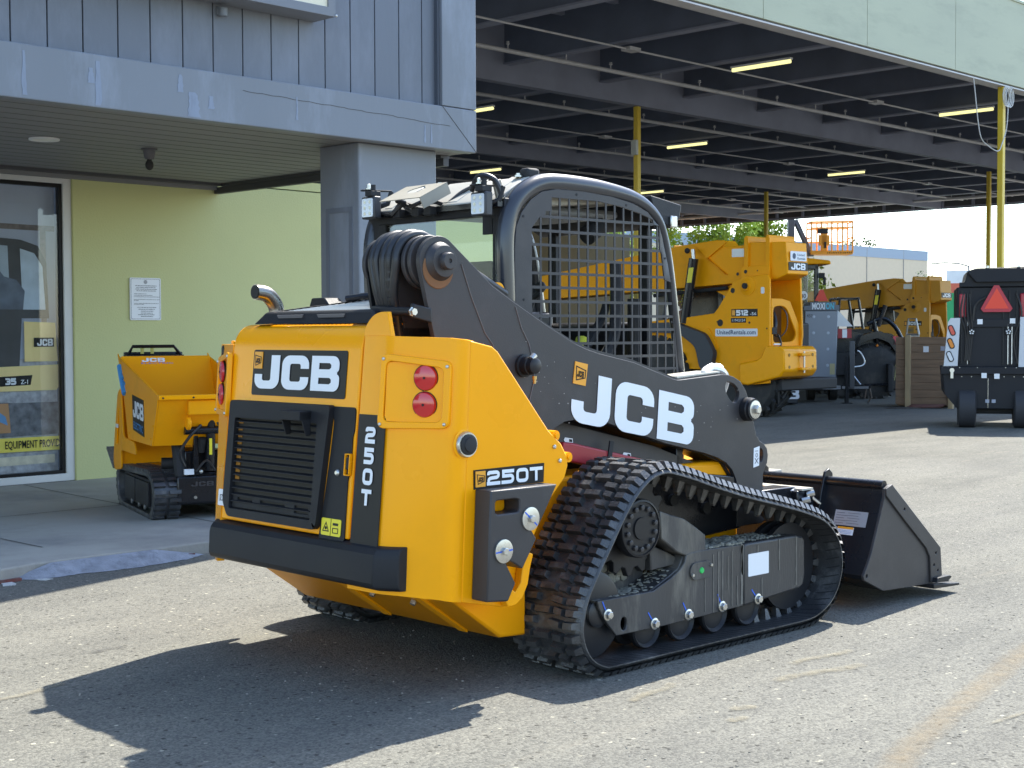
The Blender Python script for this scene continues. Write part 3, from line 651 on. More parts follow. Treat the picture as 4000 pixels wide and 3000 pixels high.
M().box(-2.3,-.08,5.60,-1.9,.08,5.68).build('lamp_head', mat('lamp_grey', (.12,.13,.14)), lb_, bevel=.02)
pw = place('parked_car', 55, 14.2, rz=radians(20), label='pale silver car seen through gaps behind the far telehandler', cat='car')
cb = M(); cb.prism('y', fillet([(-2.2,.35),(2.2,.35),(2.25,.8),(1.5,1.0),(.8,1.5),(-1.1,1.55),(-1.9,1.05),(-2.25,.95)], .12, 3, True), -.85, .85); cb.build('body', mat('silver_car', (.45,.50,.55), .3, .4), pw, bevel=.05)
for sx in (-1.4,1.4):
    for sy in (-.87,.67): M().lathe((sx,sy,.33),(0,1,0),[(0,.33),(.2,.33)],20).build('wheel', TYRE, pw)
M().box(-1.0,-.86,1.05,.7,.86,1.42).build('window', DKD, pw, bevel=.04)

# ---- trees beyond the canopy: trunk, limbs and leaf clumps through the crown
LEAF = mat('foliage', (.26,.34,.05), .6, var=.45, vs=1.1, spec=.2)
LEAF2 = mat('foliage_dark', (.06,.10,.03), .6, var=.4, vs=1.1, spec=.2)
BARK = mat('bark', (.12,.09,.07), .9, var=.2)
def tree(p, H, R, label, m=LEAF, nclump=75, nleaf=80, ls=.2, group='trees beyond the yard'):
    t = empty('tree', p, random.uniform(0,6), label=label, cat='tree', group=group)
    tr = M(); tr.tube([(0,0,0),(.1,0,H*.25),(0,.1,H*.5),(.05,0,H*.8)], lambda s: .22*(1-s*.75), 8)
    C = []
    for i in range(nclump):
        a = random.uniform(0, 2*pi); e = random.uniform(-.5, 1); rr = R*random.uniform(.35, 1)*sqrt(max(.05, 1-e*e*.6))
        C.append((rr*cos(a), rr*sin(a), H*.58+e*H*.38+random.uniform(-.2,.2)))
    for c in C[::4]: tr.tube([(0,0,H*random.uniform(.25,.5)), (c[0]*.5,c[1]*.5,c[2]*.75), c], lambda s: .07*(1-s*.8), 5)
    tr.build('trunk', BARK, t)
    lf = M()
    for c in C:
        cr = random.uniform(.35, .75)
        for j in range(nleaf):
            d = Vector((random.gauss(0,1), random.gauss(0,1), random.gauss(0,.8))); d = d.normalized()*cr*random.random()**.4
            q = Vector(c)+d; u = Vector((random.gauss(0,1),random.gauss(0,1),random.gauss(0,1))).normalized(); v = u.orthogonal().normalized(); s = ls*random.uniform(.6,1.3)
            lf.add([q-u*s*.5, q+v*s*.3, q+u*s*.5, q-v*s*.3], [(0,1,2,3)])
    lf.build('crown', m, t, smooth=0, recalc=False); return t
def at(d, r): p = FWV*d+RGV*r; return (p.x, p.y, 0)
tree(at(75, 8.9), 7.6, 1.9, 'light green tree just right of the loader cab')
tree(at(75, 11.6), 7.8, 1.7, 'light green tree above the large telehandler boom')
tree(at(77, 13.6), 8.0, 1.5, 'light green tree behind the boom lift arm')
tree(at(75, 5.2), 7.0, 2.0, 'leafy tree mostly hidden behind the loader cab')
tree(at(52, 10.1), 3.9, 1.0, 'leafy tree seen through the glass of the black tractor cab', nclump=40)
tree(at(128, 29.6), 9.6, 1.2, 'dark treetop above the cream building, left one', LEAF2, 26, 30, .3, 'treetops over the cream building')
tree(at(128, 31.2), 9.7, 1.3, 'dark treetop above the cream building, middle one', LEAF2, 26, 30, .3, 'treetops over the cream building')
tree(at(100, 28.9), 5.4, .8, 'small dark tree at the right end of the cream building', LEAF2, 18, 30, .22, 'treetops over the cream building')

# tan dust line and pale smears across the yard (soft-edged sheets)
def smear_mat(name, col, sc, lo_, hi_, amt):
    m = bpy.data.materials.new(name); m.use_nodes = True; n = m.node_tree; b = n.nodes['Principled BSDF']; b.inputs['Base Color'].default_value = (*col, 1); b.inputs['Roughness'].default_value = .95; b.inputs['Specular IOR Level'].default_value = .1
    tc = n.nodes.new('ShaderNodeTexCoord'); t = n.nodes.new('ShaderNodeTexNoise'); t.inputs['Scale'].default_value = sc; t.inputs['Detail'].default_value = 9; t.inputs['Roughness'].default_value = .75; n.links.new(tc.outputs['Object'], t.inputs[0])
    at_ = n.nodes.new('ShaderNodeAttribute'); at_.attribute_name = 'edge'
    ad = n.nodes.new('ShaderNodeMath'); ad.operation = 'MULTIPLY'; n.links.new(t.outputs[0], ad.inputs[0]); n.links.new(at_.outputs['Fac'], ad.inputs[1])
    r = n.nodes.new('ShaderNodeMapRange'); r.inputs[1].default_value = lo_; r.inputs[2].default_value = hi_; r.inputs[4].default_value = amt; n.links.new(ad.outputs[0], r.inputs[0])
    n.links.new(r.outputs[0], b.inputs['Alpha']); return m
def smear(name, path, w, m, zz):
    P_ = catmull([(p[0],p[1],0) for p in path], 10, False); vs = []; fs = []; K = 7; ev = []
    for i, p in enumerate(P_):
        t = (P_[min(i+1,len(P_)-1)]-P_[max(i-1,0)]).normalized(); nn = Vector((-t.y,t.x,0)); ef = min(1, i/4, (len(P_)-1-i)/4)
        for k in range(K):
            s_ = (k/(K-1)-.5)*2; q = p+nn*(s_*w); vs.append((q.x,q.y,zz)); ev.append((1-abs(s_)**1.6)*ef)
    for i in range(len(P_)-1): fs += [(i*K+k,i*K+k+1,(i+1)*K+k+1,(i+1)*K+k) for k in range(K-1)]
    mb = M(); mb.add(vs, fs); o = mb.build(name, m, smooth=0, recalc=False)
    a_ = o.data.attributes.new('edge', 'FLOAT', 'POINT'); a_.data.foreach_set('value', ev); tag(o, kind='structure'); return o
SM1 = smear_mat('tan_dust', (.30,.245,.165), 12, .20, .62, .42); SM2 = smear_mat('pale_scuff', (.27,.245,.18), 14, .28, .60, .6); SM3 = smear_mat('oil_stain', (.07,.07,.07), 7, .30, .6, .6)
smear('dust_line', [(4.05,2.30),(4.4,2.44),(4.98,2.58),(5.72,2.74),(6.3,2.86),(7.2,2.95)], .10, SM1, .004)
for k, (x, y, dx, dy, w_) in enumerate(((5.25,3.30,.30,-.06,.04),(4.55,3.20,.06,.01,.035),(4.40,3.12,.05,.02,.03),(5.5,3.45,.25,-.02,.03),(4.5,3.6,.2,.05,.03),(6.1,2.45,.3,.1,.02),(5.3,2.35,.35,-.06,.015),(9.4,6.2,.6,.15,.05),(2.6,5.4,.4,.1,.03))):
    w_ *= 1.7; smear('pale_scuff', [(x-dx,y-dy),(x-dx*.3,y-dy*.3+.02),(x+dx*.4,y+dy*.3-.01),(x+dx,y+dy)], w_, SM2, .0045+.0002*k)
for k, (x, y, r) in enumerate(((9.0,5.2,.14),(3.4,5.9,.10),(10.5,7.4,.22),(8.2,4.4,.07))):
    smear('oil_stain', [(x-r,y),(x,y+.02),(x+r,y)], r*.7, SM3, .0065+.0002*k)
# loose grit
gm = M(); random.seed(5)
for i in range(1500):
    d = 3.6+12*random.random()**1.5; r = random.uniform(-.42,.42)*d; p = FWV*d+RGV*r; s_ = random.uniform(.002,.0055)
    if (7.9 < p.y): continue
    gm.sphere((p.x,p.y,s_*.3), s_, 6, (1,random.uniform(.6,1.3),.6))
tag(gm.build('grit', mat('grit_stone', (.22,.205,.17), .9, var=.6, vs=.9), smooth=0), 'loose grit and tiny stones scattered over the asphalt yard', 'grit', kind='stuff')
random.seed(21)

# ================================================================== TRACK LOADER (local frame: x forward, y left, z up; right track outer face is y=0)
TL_O = (4.531, 3.901, 0); TL_A = radians(-2.2)
ld = empty('track_loader', TL_O, TL_A, label='yellow and charcoal compact track loader with mesh cab window, rear towards the camera', cat='loader')
XR = lambda z: -.80+.10*(z-1.15)
RV = Vector((.0995,0,.995)); RN = Vector((-.995,0,.0995))      # rear face up vector and outward normal
def rp(y, z, off=0): return (XR(z)-off, y, z)
def rear(mb, pts, off0, off1, holes=()):                        # prism standing on the leaning rear face; pts (y,z)
    f = lambda p: (-p[0], (p[1]-1.15))
    return mb.gprism([f(p) for p in pts], (-.80,0,1.15), (0,-1,0), (.10,0,1), (-1,0,0), off0, off1, [[f(p) for p in h] for h in holes])

# ---- right and left rear body corners (chamfered castings)
def corner(sd):     # sd=1 right side (y small), -1 mirrored about y=1
    Yf = (lambda y: y) if sd == 1 else (lambda y: 2-y)
    mb = M()
    prof = [(-.80,.592),(-.80,.46),(-.797,.43),(-.785,.40),(-.690,.185),(-.678,.160),(-.655,.143),(-.62,.14)]
    if sd == -1: prof[0] = (-.801,.437); prof[1] = (-.800,.434)
    zt = [1.438,1.438,1.438,1.437,1.43,1.427,1.424,1.418] if sd == 1 else [1.40]*8; zb = [.42,.42,.42,.418,.405,.402,.398,.394]
    n = len(prof); vs = []
    for i, (x, y) in enumerate(prof):
        for z in (zb[i], zt[i]): vs.append((x+.10*(z-1.15)*(1 if i < 4 else .55), Yf(y), z))
    for i, (x, y) in enumerate(prof):
        for z in (zb[i], zt[i]): vs.append((x+.10*(z-1.15)*(1 if i < 4 else .55)+.03, Yf(y+.012), z))
    fs = []
    for i in range(n-1):
        fs += [(2*i,2*i+2,2*i+3,2*i+1), (2*n+2*i+1,2*n+2*i+3,2*n+2*i+2,2*n+2*i), (2*i+1,2*i+3,2*n+2*i+3,2*n+2*i+1), (2*i,2*n+2*i,2*n+2*i+2,2*i+2)]
    fs += [(0,1,2*n+1,2*n), (2*n-2,4*n-2,4*n-1,2*n-1)]
    mb.add(vs, fs)
    return mb.build('corner_panel', YEL, ld, smooth=50)
cr = corner(1); corner(-1)
side = [(-.60,1.418),(-.485,1.395),(-.455,1.375),(-.17,1.045),(-.095,.985),(-.065,.94),(-.056,.89),(-.075,.84),(-.16,.76),(-.30,.55),(-.305,.49),(-.315,.43),(-.345,.372),(-.39,.347),(-.44,.345),(-.655,.392)]
for sd, y in ((1,.14),(-1,1.86)):
    a, b = (y, y+.022) if sd == 1 else (y-.022, y)
    mb = M(); mb.prism('y', side, a, b); mb.build('side_panel', YEL, ld, bevel=.005)
# core of the rear body behind the panels
M().box(-.74,.62,.44,-.02,1.38,1.40).box(-.55,.20,.42,-.36,1.80,.86).build('engine_frame', CHARD, ld, bevel=.01)
# upper inner fin beside the hood
fn = M(); rear(fn, [(.600,1.436)]+arc(.50,1.44,.105,0,85,8,.095)+[(.485,1.536),(.462,1.536),(.425,1.436)], -.024, -.004)
fn.build('hood_fin', YEL, ld, bevel=.004)
# ---- rear door
dr_ = M()
prof = [(XR(.612),.612),(XR(1.2),1.2),(XR(1.38),1.38)]+[(-.775+.10*(1-cos(radians(a))), 1.385+.105*sin(radians(a))) for a in range(10,91,10)]+[(-.55,1.497),(-.55,1.40),(-.70,1.34),(XR(1.2)+.04,1.15),(XR(.612)+.04,.612)]
dr_.gprism([(p[0],p[1]) for p in prof], (0,0,0), (1,0,0), (0,0,1), (0,1,0), .607, 1.560)
door = dr_.build('engine_door', YEL, ld, bevel=.008, seg=3)
lg = M(); rear(lg, rrect(.695,1.178,1.384,1.378,.012), .0, .0035); nb = lg.build('name_plate', DKD, door, smooth=0)
letters(nb, 'JCB', rp(1.362,1.207,.0), (0,-1,0), RV, RN, .148, wid=1.34, gap=.13, off=.0065)
emblem(nb, rp(1.372,1.295,.004), (0,-1,0), RV, RN, .062)
# grille surround (black plastic) with louvres
gs = M(); rear(gs, fillet([(1.51,1.152),(.758,1.152),(.800,.66),(.812,.635),(1.47,.635),(1.515,.70)], .02, 4, True), .0, .030, holes=[fillet([(1.462,1.075),(.84,1.075),(.84,.672),(1.462,.672)], .012, 3, True)])
gr = gs.build('grille_frame', PLAS, door, bevel=.006)
sl_ = M()
for i in range(13):
    z = .706+i*.0295
    p = Vector(rp(0, z, .010)); sl_.gprism([(-.013,-.0045),(.016,.006),(.016,.0095),(-.013,-.001)], (p.x,.845,z), (1,0,0), (0,0,1), (0,1,0), 0, .612)
sl_.build('louvres', PLAS, gr, smooth=0)
bk = M(); rear(bk, [(1.462,1.075),(.84,1.075),(.84,.672),(1.462,.672)], .001, .004)
bk.build('cooling_core', mat('core_dark', (.02,.017,.012), .7), door, smooth=0)
ys = M(); 
for i in range(9): z = .80+i*.031; rear(ys, [(1.458,z),(1.425,z),(1.425,z+.011),(1.458,z+.018)], 0.005, .008)
ys.build('inner_bracket', mat('ochre_bracket', (.30,.13,.01), .6), door, smooth=0)
lo = M(); rear(lo, [(1.46,.735),(.845,.735),(.845,.675),(1.46,.675)], -.012, .014, holes=[[(1.24,.72),(1.05,.72),(1.05,.70),(1.24,.70)],[(.98,.722),(.88,.722),(.88,.69),(.98,.69)],[(1.42,.722),(1.3,.722),(1.3,.70),(1.42,.70)]]); lo.build('lower_shield', PLAS, gr, bevel=.003)
# duct scoop over the louvres
sc = M(); 
for yy in (.885,1.03): sc.prism('y', [(XR(1.1)-.028,1.125),(XR(1.1)-.085,1.112),(XR(1.0)-.045,1.02),(XR(1.0)-.02,1.02)], yy, yy+.006)
sc.gprism([(0,0),(.151,0),(.151,.012),(0,.012)], (XR(1.1)-.086,.885,1.108), (0,1,0), (1,0,.2), (0,0,1), 0, .012)
sc.box(XR(1.1)-.088,.885,1.085,XR(1.1)-.028,1.036,1.125)
sc.build('duct_cover', PLAS, gr, bevel=.004)
# black lower-right door skin with its wavy left edge
sk = M(); rear(sk, fillet([(.772,1.147),(.600+.012,1.147),(.600+.012,1.05),(.62,1.03),(.618,.88),(.632,.86),(.632,.80),(.628,.60),(.803,.60),(.796,.66),(.783,.76),(.760,.97),(.752,1.09),(.765,1.12)], .02, 4, True), .0, .006)
sk.build('door_skin', PLAS, door, smooth=0)
hd = M(); rear(hd, [(.648,.96),(.612,.96),(.612,.87),(.648,.87)], .004, .02, holes=[[(.643,.955),(.617,.955),(.617,.875),(.643,.875)]]); hd.build('latch_surround', YEL, door, bevel=.003)
lt = M(); rear(lt, [(.64,.945),(.615,.945),(.615,.895),(.64,.895)], .002, .016); lt.build('latch', BLKM, door, bevel=.003)
M().lathe(rp(.70,.877,.006), RN, [(0,.014),(.006,.014),(.012,.008)], 14).build('lock', ZINC, door)
# warning plate
wp = M(); rear(wp, rrect(.652,.618,.785,.688,.008), .007, .009); wpo = wp.build('warning_label', YLD, door, smooth=0)
wl = M()
rear(wl, [(.720,.618),(.718,.618),(.718,.688),(.720,.688)], .0095, .0105)
rear(wl, [(.752,.674),(.730,.634),(.775,.634)], .0095, .0105, holes=[[(.752,.667),(.736,.638),(.769,.638)]])
rear(wl, arc(.752,.648,.007,0,360,8)[:-1], .0095, .0105)
rear(wl, [(.705,.672),(.670,.672),(.670,.662),(.705,.662)], .0095, .0105); rear(wl, [(.706,.652),(.668,.652),(.668,.630),(.706,.630)], .0095, .0105, holes=[[(.703,.649),(.671,.649),(.671,.633),(.703,.633)]])
wl.build('warning_symbols', DKD, wpo, smooth=0)
# small white label at the left edge
wl2 = M(); rear(wl2, rrect(1.532,.672,1.59,.745,.006), .002, .004); q = wl2.build('label', LBL, ld, smooth=0)
q2 = M(); rear(q2, rrect(1.548,.694,1.575,.722,.004), .0045, .0055, holes=[rrect(1.552,.698,1.571,.718,.003)]); rear(q2, [(1.578,.690),(1.576,.690),(1.545,.727),(1.547,.727)], .0058, .0064); q2.build('print', TXT, q, smooth=0)
# left strip of rear face

# model stripe down the right of the door
st_ = M(); rear(st_, fillet([(.590,1.122),(.418,1.122),(.412,.57),(.590,.57)], [0,.02,0,0], 4, True), .0, .0035); stp = st_.build('model_stripe', DKD, cr, smooth=0)
for i, c in enumerate('250T'): letters(stp, c, rp(.535,1.008-i*.083), (0,-1,0), RV, RN, .064, wid=1.05, off=.0065, st=.13)
# ---- tail lamp recess on the chamfers
for sd in (1,-1):
    Yf = (lambda y: y) if sd == 1 else (lambda y: 2-y)
    A = Vector((-.785,Yf(.40),0)); B = Vector((-.690,Yf(.185),0)); dv = (B-A).normalized(); nv = Vector((-abs(dv.y), 0, 0)) + Vector((0, -dv.x*1*(1 if sd == 1 else -1), 0)); nv.normalize()
    up_ = Vector((.07,0,1)).normalized()
    o = A+Vector((.10*(1.22-1.15),0,1.22))
    L = .235
    rim = fillet([(-.055,.150),(L+.02,.118),(L+.02,-.145),(-.06,-.15)], .035, 5, True)
    inn = fillet([(-.03,.122),(L-.012,.092),(L-.012,-.12),(-.035,-.122)], .03, 5, True)
    mb = M().gprism(rim, o, dv, up_, nv, -.004, .020, holes=[inn]); rc = mb.build('lamp_recess', YEL, ld, bevel=.004, seg=3)
    inn2 = [(p[0]*.92+.012, p[1]) for p in inn]
    M().gprism(inn, o, dv, up_, nv, -.002, .002).build('recess_floor', YEL, rc, smooth=0)
    wm = M()   # sloping cheek on the outer side of the recess
    wm.gprism([(-.03,.0),(.075,0),(-.03,.011)], o-up_*.12, dv, nv, up_, 0, .235)
    wm.build('recess_cheek', YEL, rc)
    for z_ in (.053,-.053):
        c = o+dv*(.143)+up_*z_
        tl = M().lathe(c, nv, [(0,.051),(.012,.051),(.020,.047),(.024,.030),(.025,.006)], 36).build('tail_lamp', RED, rc)
        M().lathe(c, nv, [(.0,.0535),(.010,.0535),(.010,.051)], 36).lathe(c, nv, [(.02,.005),(.028,.005),(.028,.002)], 10).build('lamp_bezel', DKD, tl)
    for p in ((-.042,.128),(L+.004,.098),(L+.002,-.128),(-.046,-.132)):
        c = o+dv*p[0]+up_*p[1]; M().lathe(c, nv, [(.018,.0075),(.025,.0065),(.027,.003)], 12).build('screw', ZINC, rc)
# ---- hood top with mesh cover
M().box(-.70,.60,1.40,.06,1.53,1.490).box(-.70,1.53,1.2,.06,1.80,1.40).build('hood_deck', CHARD, ld, bevel=.02)
hc = M(); hp = [(-.705,.585),(-.705,1.46),(.04,1.40),(.04,.70)]
def slope(x): return 1.545+.095*((x+.70)/.74)
vs = [(-.725,.575,1.492),(-.725,1.475,1.492),(.05,1.42,1.50),(.05,.68,1.50)]+[(-.695,.64,slope(-.695)),(-.695,1.42,slope(-.695)),(.04,1.36,slope(.04)),(.04,.74,slope(.04))]+[(-.66,.69,slope(-.66)),(-.66,1.37,slope(-.66)),(.01,1.31,slope(.01)),(.01,.79,slope(.01))]
hc.add(vs, [(0,1,5,4),(1,2,6,5),(2,3,7,6),(3,0,4,7),(4,5,9,8),(5,6,10,9),(6,7,11,10),(7,4,8,11)])
hco = hc.build('hood_cover', PLAS, ld, bevel=.01)
for y0 in (.80,1.10): M().gprism([(0,0),(.20,0),(.19,-.014),(.01,-.014)], (-.7135,y0,1.532), (0,1,0), (-.12,0,1), (-1,0,-.2), 0, .004).build('cover_slot', mat('slot_grey', (.09,.09,.10), .4), hco, smooth=0)
# expanded-metal mesh: diamond strands
me_ = M(); a = .030
def hx(x): return slope(x)-.006
for k in (1,-1):
    for i in range(-24, 28):
        pts = []
        for j in range(60):
            x = -.655+j*.0115; y = .69+(i*a*1.0)+k*(j*.0115)*.75
            lo_y = .69+(x+.66)*.148; hi_y = 1.37-(x+.66)*.09
            if lo_y < y < hi_y and x < .005: pts.append((x,y,hx(x)))
        if len(pts) > 1: me_.tube([pts[0], pts[-1]], .0034, 4)
me_.build('mesh', mat('mesh_metal', (.5,.5,.48), .35, .3), hco, smooth=0)
M().box(-.66,.72,1.515,.0,1.34,1.520).build('radiator', BLKM, hco, smooth=0)
# bar and hinge block at the hood's far edge
M().tube([(-.33,1.30,1.61),(-.2,1.0,1.645),(-.1,.75,1.655)], .016, 8).build('hood_bar', BLK, ld)
M().gprism([(0,0),(.16,0),(.12,.04),(.02,.04)], (-.40,1.50,1.575), (0,-1,0), (0,0,1), (1,0,0), 0, .09).build('hinge_block', PLAS, ld, bevel=.006)
# exhaust
ex = [(-.55,1.545,1.46),(-.55,1.545,1.54),(-.555,1.546,1.575),(-.575,1.547,1.608),(-.605,1.548,1.632),(-.645,1.55,1.640),(-.665,1.55,1.641)]
M().tube(catmull(ex, 4, False), .036, 20).build('exhaust_pipe', STEEL, ld)
M().cyl((-.6655,1.55,1.641),(-.668,1.55,1.6411),.032,n=20).build('exhaust_mouth', BLKM, ld)
# ---- bumper
bp_ = M(); N = 14
bprof = [(-.79,.608),(-.85,.606),(-.880,.598),(-.897,.578),(-.903,.556),(-.908,.465),(-.900,.446),(-.872,.434),(-.80,.432)]
ends = []
for y, k in ((.305,0.),(.385,1.),(1.58,1.),(1.645,0.)):
    for (x, z) in bprof: ends.append((-.79+(x+.79)*(.42+.58*k), y, z))
K = len(bprof); fs = []
for s in range(3):
    for i in range(K): j = (i+1) % K; fs.append((s*K+i, s*K+j, (s+1)*K+j, (s+1)*K+i))
fs += [tuple(range(K)), tuple(range(3*K,4*K))[::-1]]
bp_.add(ends, fs); bp_.build('bumper', PLAS, ld, bevel=.004, seg=2, smooth=25)
# ---- belly pan under the rear body
bl = M(); bl.prism('y', [(-.80,.435),(-.62,.40),(-.30,.175),(-.15,.165),(-.15,.45)], .30, 1.70)
bl.build('belly_pan', YEL2, ld, bevel=.01)
fl = M(); fl.gprism([(-.62,.41),(-.30,.19),(-.30,.166),(-.64,.398)], (0,0,0), (1,0,0), (0,0,1), (0,1,0), .50, .56)
fl.gprism([(-.62,.41),(-.30,.19),(-.30,.166),(-.64,.398)], (0,0,0), (1,0,0), (0,0,1), (0,1,0), 1.02, 1.08)
fl.box(-.70,.30,.385,-.66,1.6,.40); fl.build('belly_rib', YEL2, ld, bevel=.004)
for y in (.62,.9,1.2,1.45):
    x = -.58 if y > 1 else -.50; M().lathe((x,y,.372 if y > 1 else .315), (-.5,0,-.86), [(0,.014),(.016,.014),(.02,.009)], 8).build('belly_bolt', ZINC, ld)
# ---- side decals and fittings, right side
sp = M().gprism([(-.590,.831),(-.203,.833),(-.199,.912),(-.590,.908)], (0,0,0), (1,0,0), (0,0,1), (0,1,0), .1365, .1395)
sdp = sp.build('model_plate', DKD, ld, smooth=0)
letters(sdp, '250T', (-.523,.1365,.843), (1,0,0), (0,0,1), (0,-1,0), .056, wid=1.36, gap=.12, off=.002, st=.125)
emblem(sdp, (-.583,.136,.840), (1,0,0), (0,0,1), (0,-1,0), .052)
M().lathe((-.628,.139,1.012), (0,-1,0), [(0,.052),(.004,.052),(.014,.048),(.014,.040)], 30).build('filler_ring', ZINC, ld)
M().lathe((-.628,.132,1.012), (0,-1,0), [(0,.041),(.012,.041),(.016,.030),(.022,.028),(.024,.010)], 26).build('filler_cap', BLKM, ld)
M().lathe((-.628,.145,1.012), (0,-1,0), [(0,.062),(.003,.062),(.0045,.057)], 30).build('filler_seat', YEL, ld)
for p in ((-.140,.975),(-.108,.915)): M().lathe((p[0],.139,p[1]), (0,-1,0), [(0,.009),(.006,.009),(.010,.005)], 12).build('rivet', ZINC, ld)
hb = M(); hb.obox((-.075,.19,.965), ((.60,0,-.80),(0,1,0),(.80,0,.60)), (.075,.012,.008)); hb.build('hinge_strap', YEL, ld, bevel=.003)
for p in ((-.120,1.020),(-.045,.925)): M().lathe((p[0],.195,p[1]), (0,-1,0), [(0,.022),(.05,.022)], 12).lathe((p[0],.150,p[1]), (0,-1,0), [(0,.011),(.012,.011)], 6).build('hinge_knuckle', YEL, ld)
# ---- bolted counterweight plate
wt = [(-.583,.832),(-.215,.832),(-.318,.675),(-.372,.672),(-.335,.622),(-.415,.507),(-.462,.537),(-.505,.557),(-.50,.535),(-.452,.455),(-.493,.387),(-.606,.398)]
slot = rrect(-.560,.737,-.428,.792,.016)
cw = M(); cw.prism('y', wt, .045, .138, holes=[slot]); cwo = cw.build('counterweight', CHAR, ld, bevel=.006, seg=2)
M().prism('y', rrect(-.555,.742,-.433,.787,.014), .1305, .1375).build('slot_back', YEL, cwo, smooth=0)
for x, z in ((-.372,.705),(-.520,.590)):
    ws = M().lathe((x,.044,z), (0,-1,0), [(0,.047),(.0065,.047),(.007,.045)], 32).build('washer', ZINC, cwo)
    M().lathe((x,.037,z), (0,-1,0), [(0,.016),(.012,.016),(.014,.013)], 6).build('bolt', ZINC, ws, smooth=0)
    M().gprism([(-.045,-.003),(.045,-.003),(.045,.003),(-.045,.003)], (x,.0368,z), (1,0,.05) if x < -.4 else (.75,0,-.65), (0,0,1) if x < -.4 else (.65,0,.75), (0,-1,0), 0, .0006).build('paint_mark', BLU, ws, smooth=0)
hk = M(); hk.prism('y', [(-.44,.35),(-.40,.352),(-.36,.378),(-.33,.43),(-.318,.49),(-.30,.55),(-.33,.56),(-.36,.50),(-.37,.44),(-.40,.405),(-.42,.42),(-.46,.46),(-.48,.42)], .10, .138); hk.build('tie_down_hook', YEL, ld, bevel=.004)
# ---- main chassis between the tracks
M().box(-.12,.46,.24,1.52,1.54,.80).build('chassis', YEL2, ld, bevel=.02)
cf = M(); cf.prism('y', [(.75,.80),(1.45,.72),(1.5,.45),(.9,.42),(.70,.60)], .425, .458); cf.build('chassis_plate', BLK, ld, bevel=.01)
for p in ((.95,.64),(1.2,.58)): M().lathe((p[0],.424,p[1]), (0,-1,0), [(0,.03),(.02,.03),(.02,.015)], 12).build('chassis_pin', BLKM, ld)
# ---- loader arm (single boom on the right)
AR = arc(-.517,1.742,.108,195,50,12)[0:]
armo = arc(-.52,1.742,.105,190,48,12)+[(-.219,1.645),(-.09,1.577),(.10,1.482),(.278,1.400),(.36,1.372),(.445,1.351),(.677,1.308),(.959,1.224),(.99,1.217),(1.015,1.217)]+[(1.33,1.236),(1.38,1.234),(1.43,1.222),(1.485,1.198),(1.525,1.155),(1.555,1.10),(1.58,1.04),(1.600,.97),(1.618,.918),(1.645,.888),(1.685,.868),(1.710,.845),(1.718,.81),(1.712,.77),(1.690,.742),(1.676,.71),(1.672,.46),(1.46,.46)]+[(1.461,.660),(1.452,.70),(1.42,.752),(1.37,.792),(1.30,.822),(1.20,.850),(.903,.915),(.50,1.030),(.40,1.050),(.30,1.058),(.21,1.050),(.15,1.025),(.10,.98),(.06,.93),(0,.90),(-.30,1.05),(-.50,1.30),(-.548,1.433)]
hole_big = catmull([(p[0],p[1],0) for p in ((1.375,1.198),(1.418,1.192),(1.456,1.170),(1.475,1.142),(1.470,1.115),(1.447,1.092),(1.415,1.098),(1.383,1.125),(1.363,1.165))], 3); hole_big = [(p.x, p.y) for p in hole_big]
hole_sl = [(1.656+.022*cos(a_), .812+.036*sin(a_)) for a_ in [2*pi*i/16 for i in range(16)]]
am = M(); am.prism('y', armo, .42, .445, holes=[hole_big, hole_sl]); arm = am.build('lift_arm', CHAR, ld, bevel=.004)
ai = [p for p in armo]; am2 = M(); am2.prism('y', armo, .60, .622, holes=[hole_big]); am2.build('arm_inner_plate', CHAR, arm, bevel=.003)
# boxed web between the plates along the top edge and lower edge
def web(path, y0, y1, th):
    mb = M()
    for (a, b) in zip(path[:-1], path[1:]):
        A_, B_ = Vector(a), Vector(b); d = (B_-A_).normalized(); n_ = Vector((-d.y, d.x))*th
        mb.add([(A_.x,y0,A_.y),(B_.x,y0,B_.y),(B_.x,y1,B_.y),(A_.x,y1,A_.y),(A_.x-n_.x,y0,A_.y-n_.y),(B_.x-n_.x,y0,B_.y-n_.y),(B_.x-n_.x,y1,B_.y-n_.y),(A_.x-n_.x,y1,A_.y-n_.y)], [(0,1,2,3),(4,7,6,5),(0,4,5,1),(2,6,7,3),(0,3,7,4),(1,5,6,2)])
    return mb
top_path = [(-.40,1.785),(-.219,1.650),(-.09,1.582),(.10,1.487),(.278,1.405),(.36,1.377),(.445,1.356),(.677,1.313),(.959,1.229),(1.015,1.214),(1.33,1.232),(1.40,1.222)]
web(top_path, .446, .60, -.012).build('arm_top_web', CHAR, arm, smooth=40)
web([(0,.91),(.06,.94),(.10,.99),(.15,1.035),(.21,1.06),(.30,1.068),(.50,1.040),(.903,.925),(1.20,.860),(1.37,.802),(1.452,.71),(1.465,.64),(1.465,.46)], .446, .60, .012).build('arm_lower_web', CHARD, arm, smooth=40)
# sheet rear edge weld seams on the outer plate
sm_ = M()
sm_.tube([(x,.4185,z) for x, z in ((-.40,1.735),(-.345,1.60),(-.27,1.45),(-.225,1.40),(-.205,1.34),(-.20,1.25),(-.22,1.1))], .0028, 5)
sm_.tube([(x,.4185,z) for x, z in ((-.09,1.560),(-.055,1.47),(-.01,1.40),(.015,1.32),(.02,1.24),(-.01,1.15),(-.05,1.08))], .0028, 5)
sm_.build('weld_seams', mat('weld_grey', (.12,.11,.11), .5), arm)
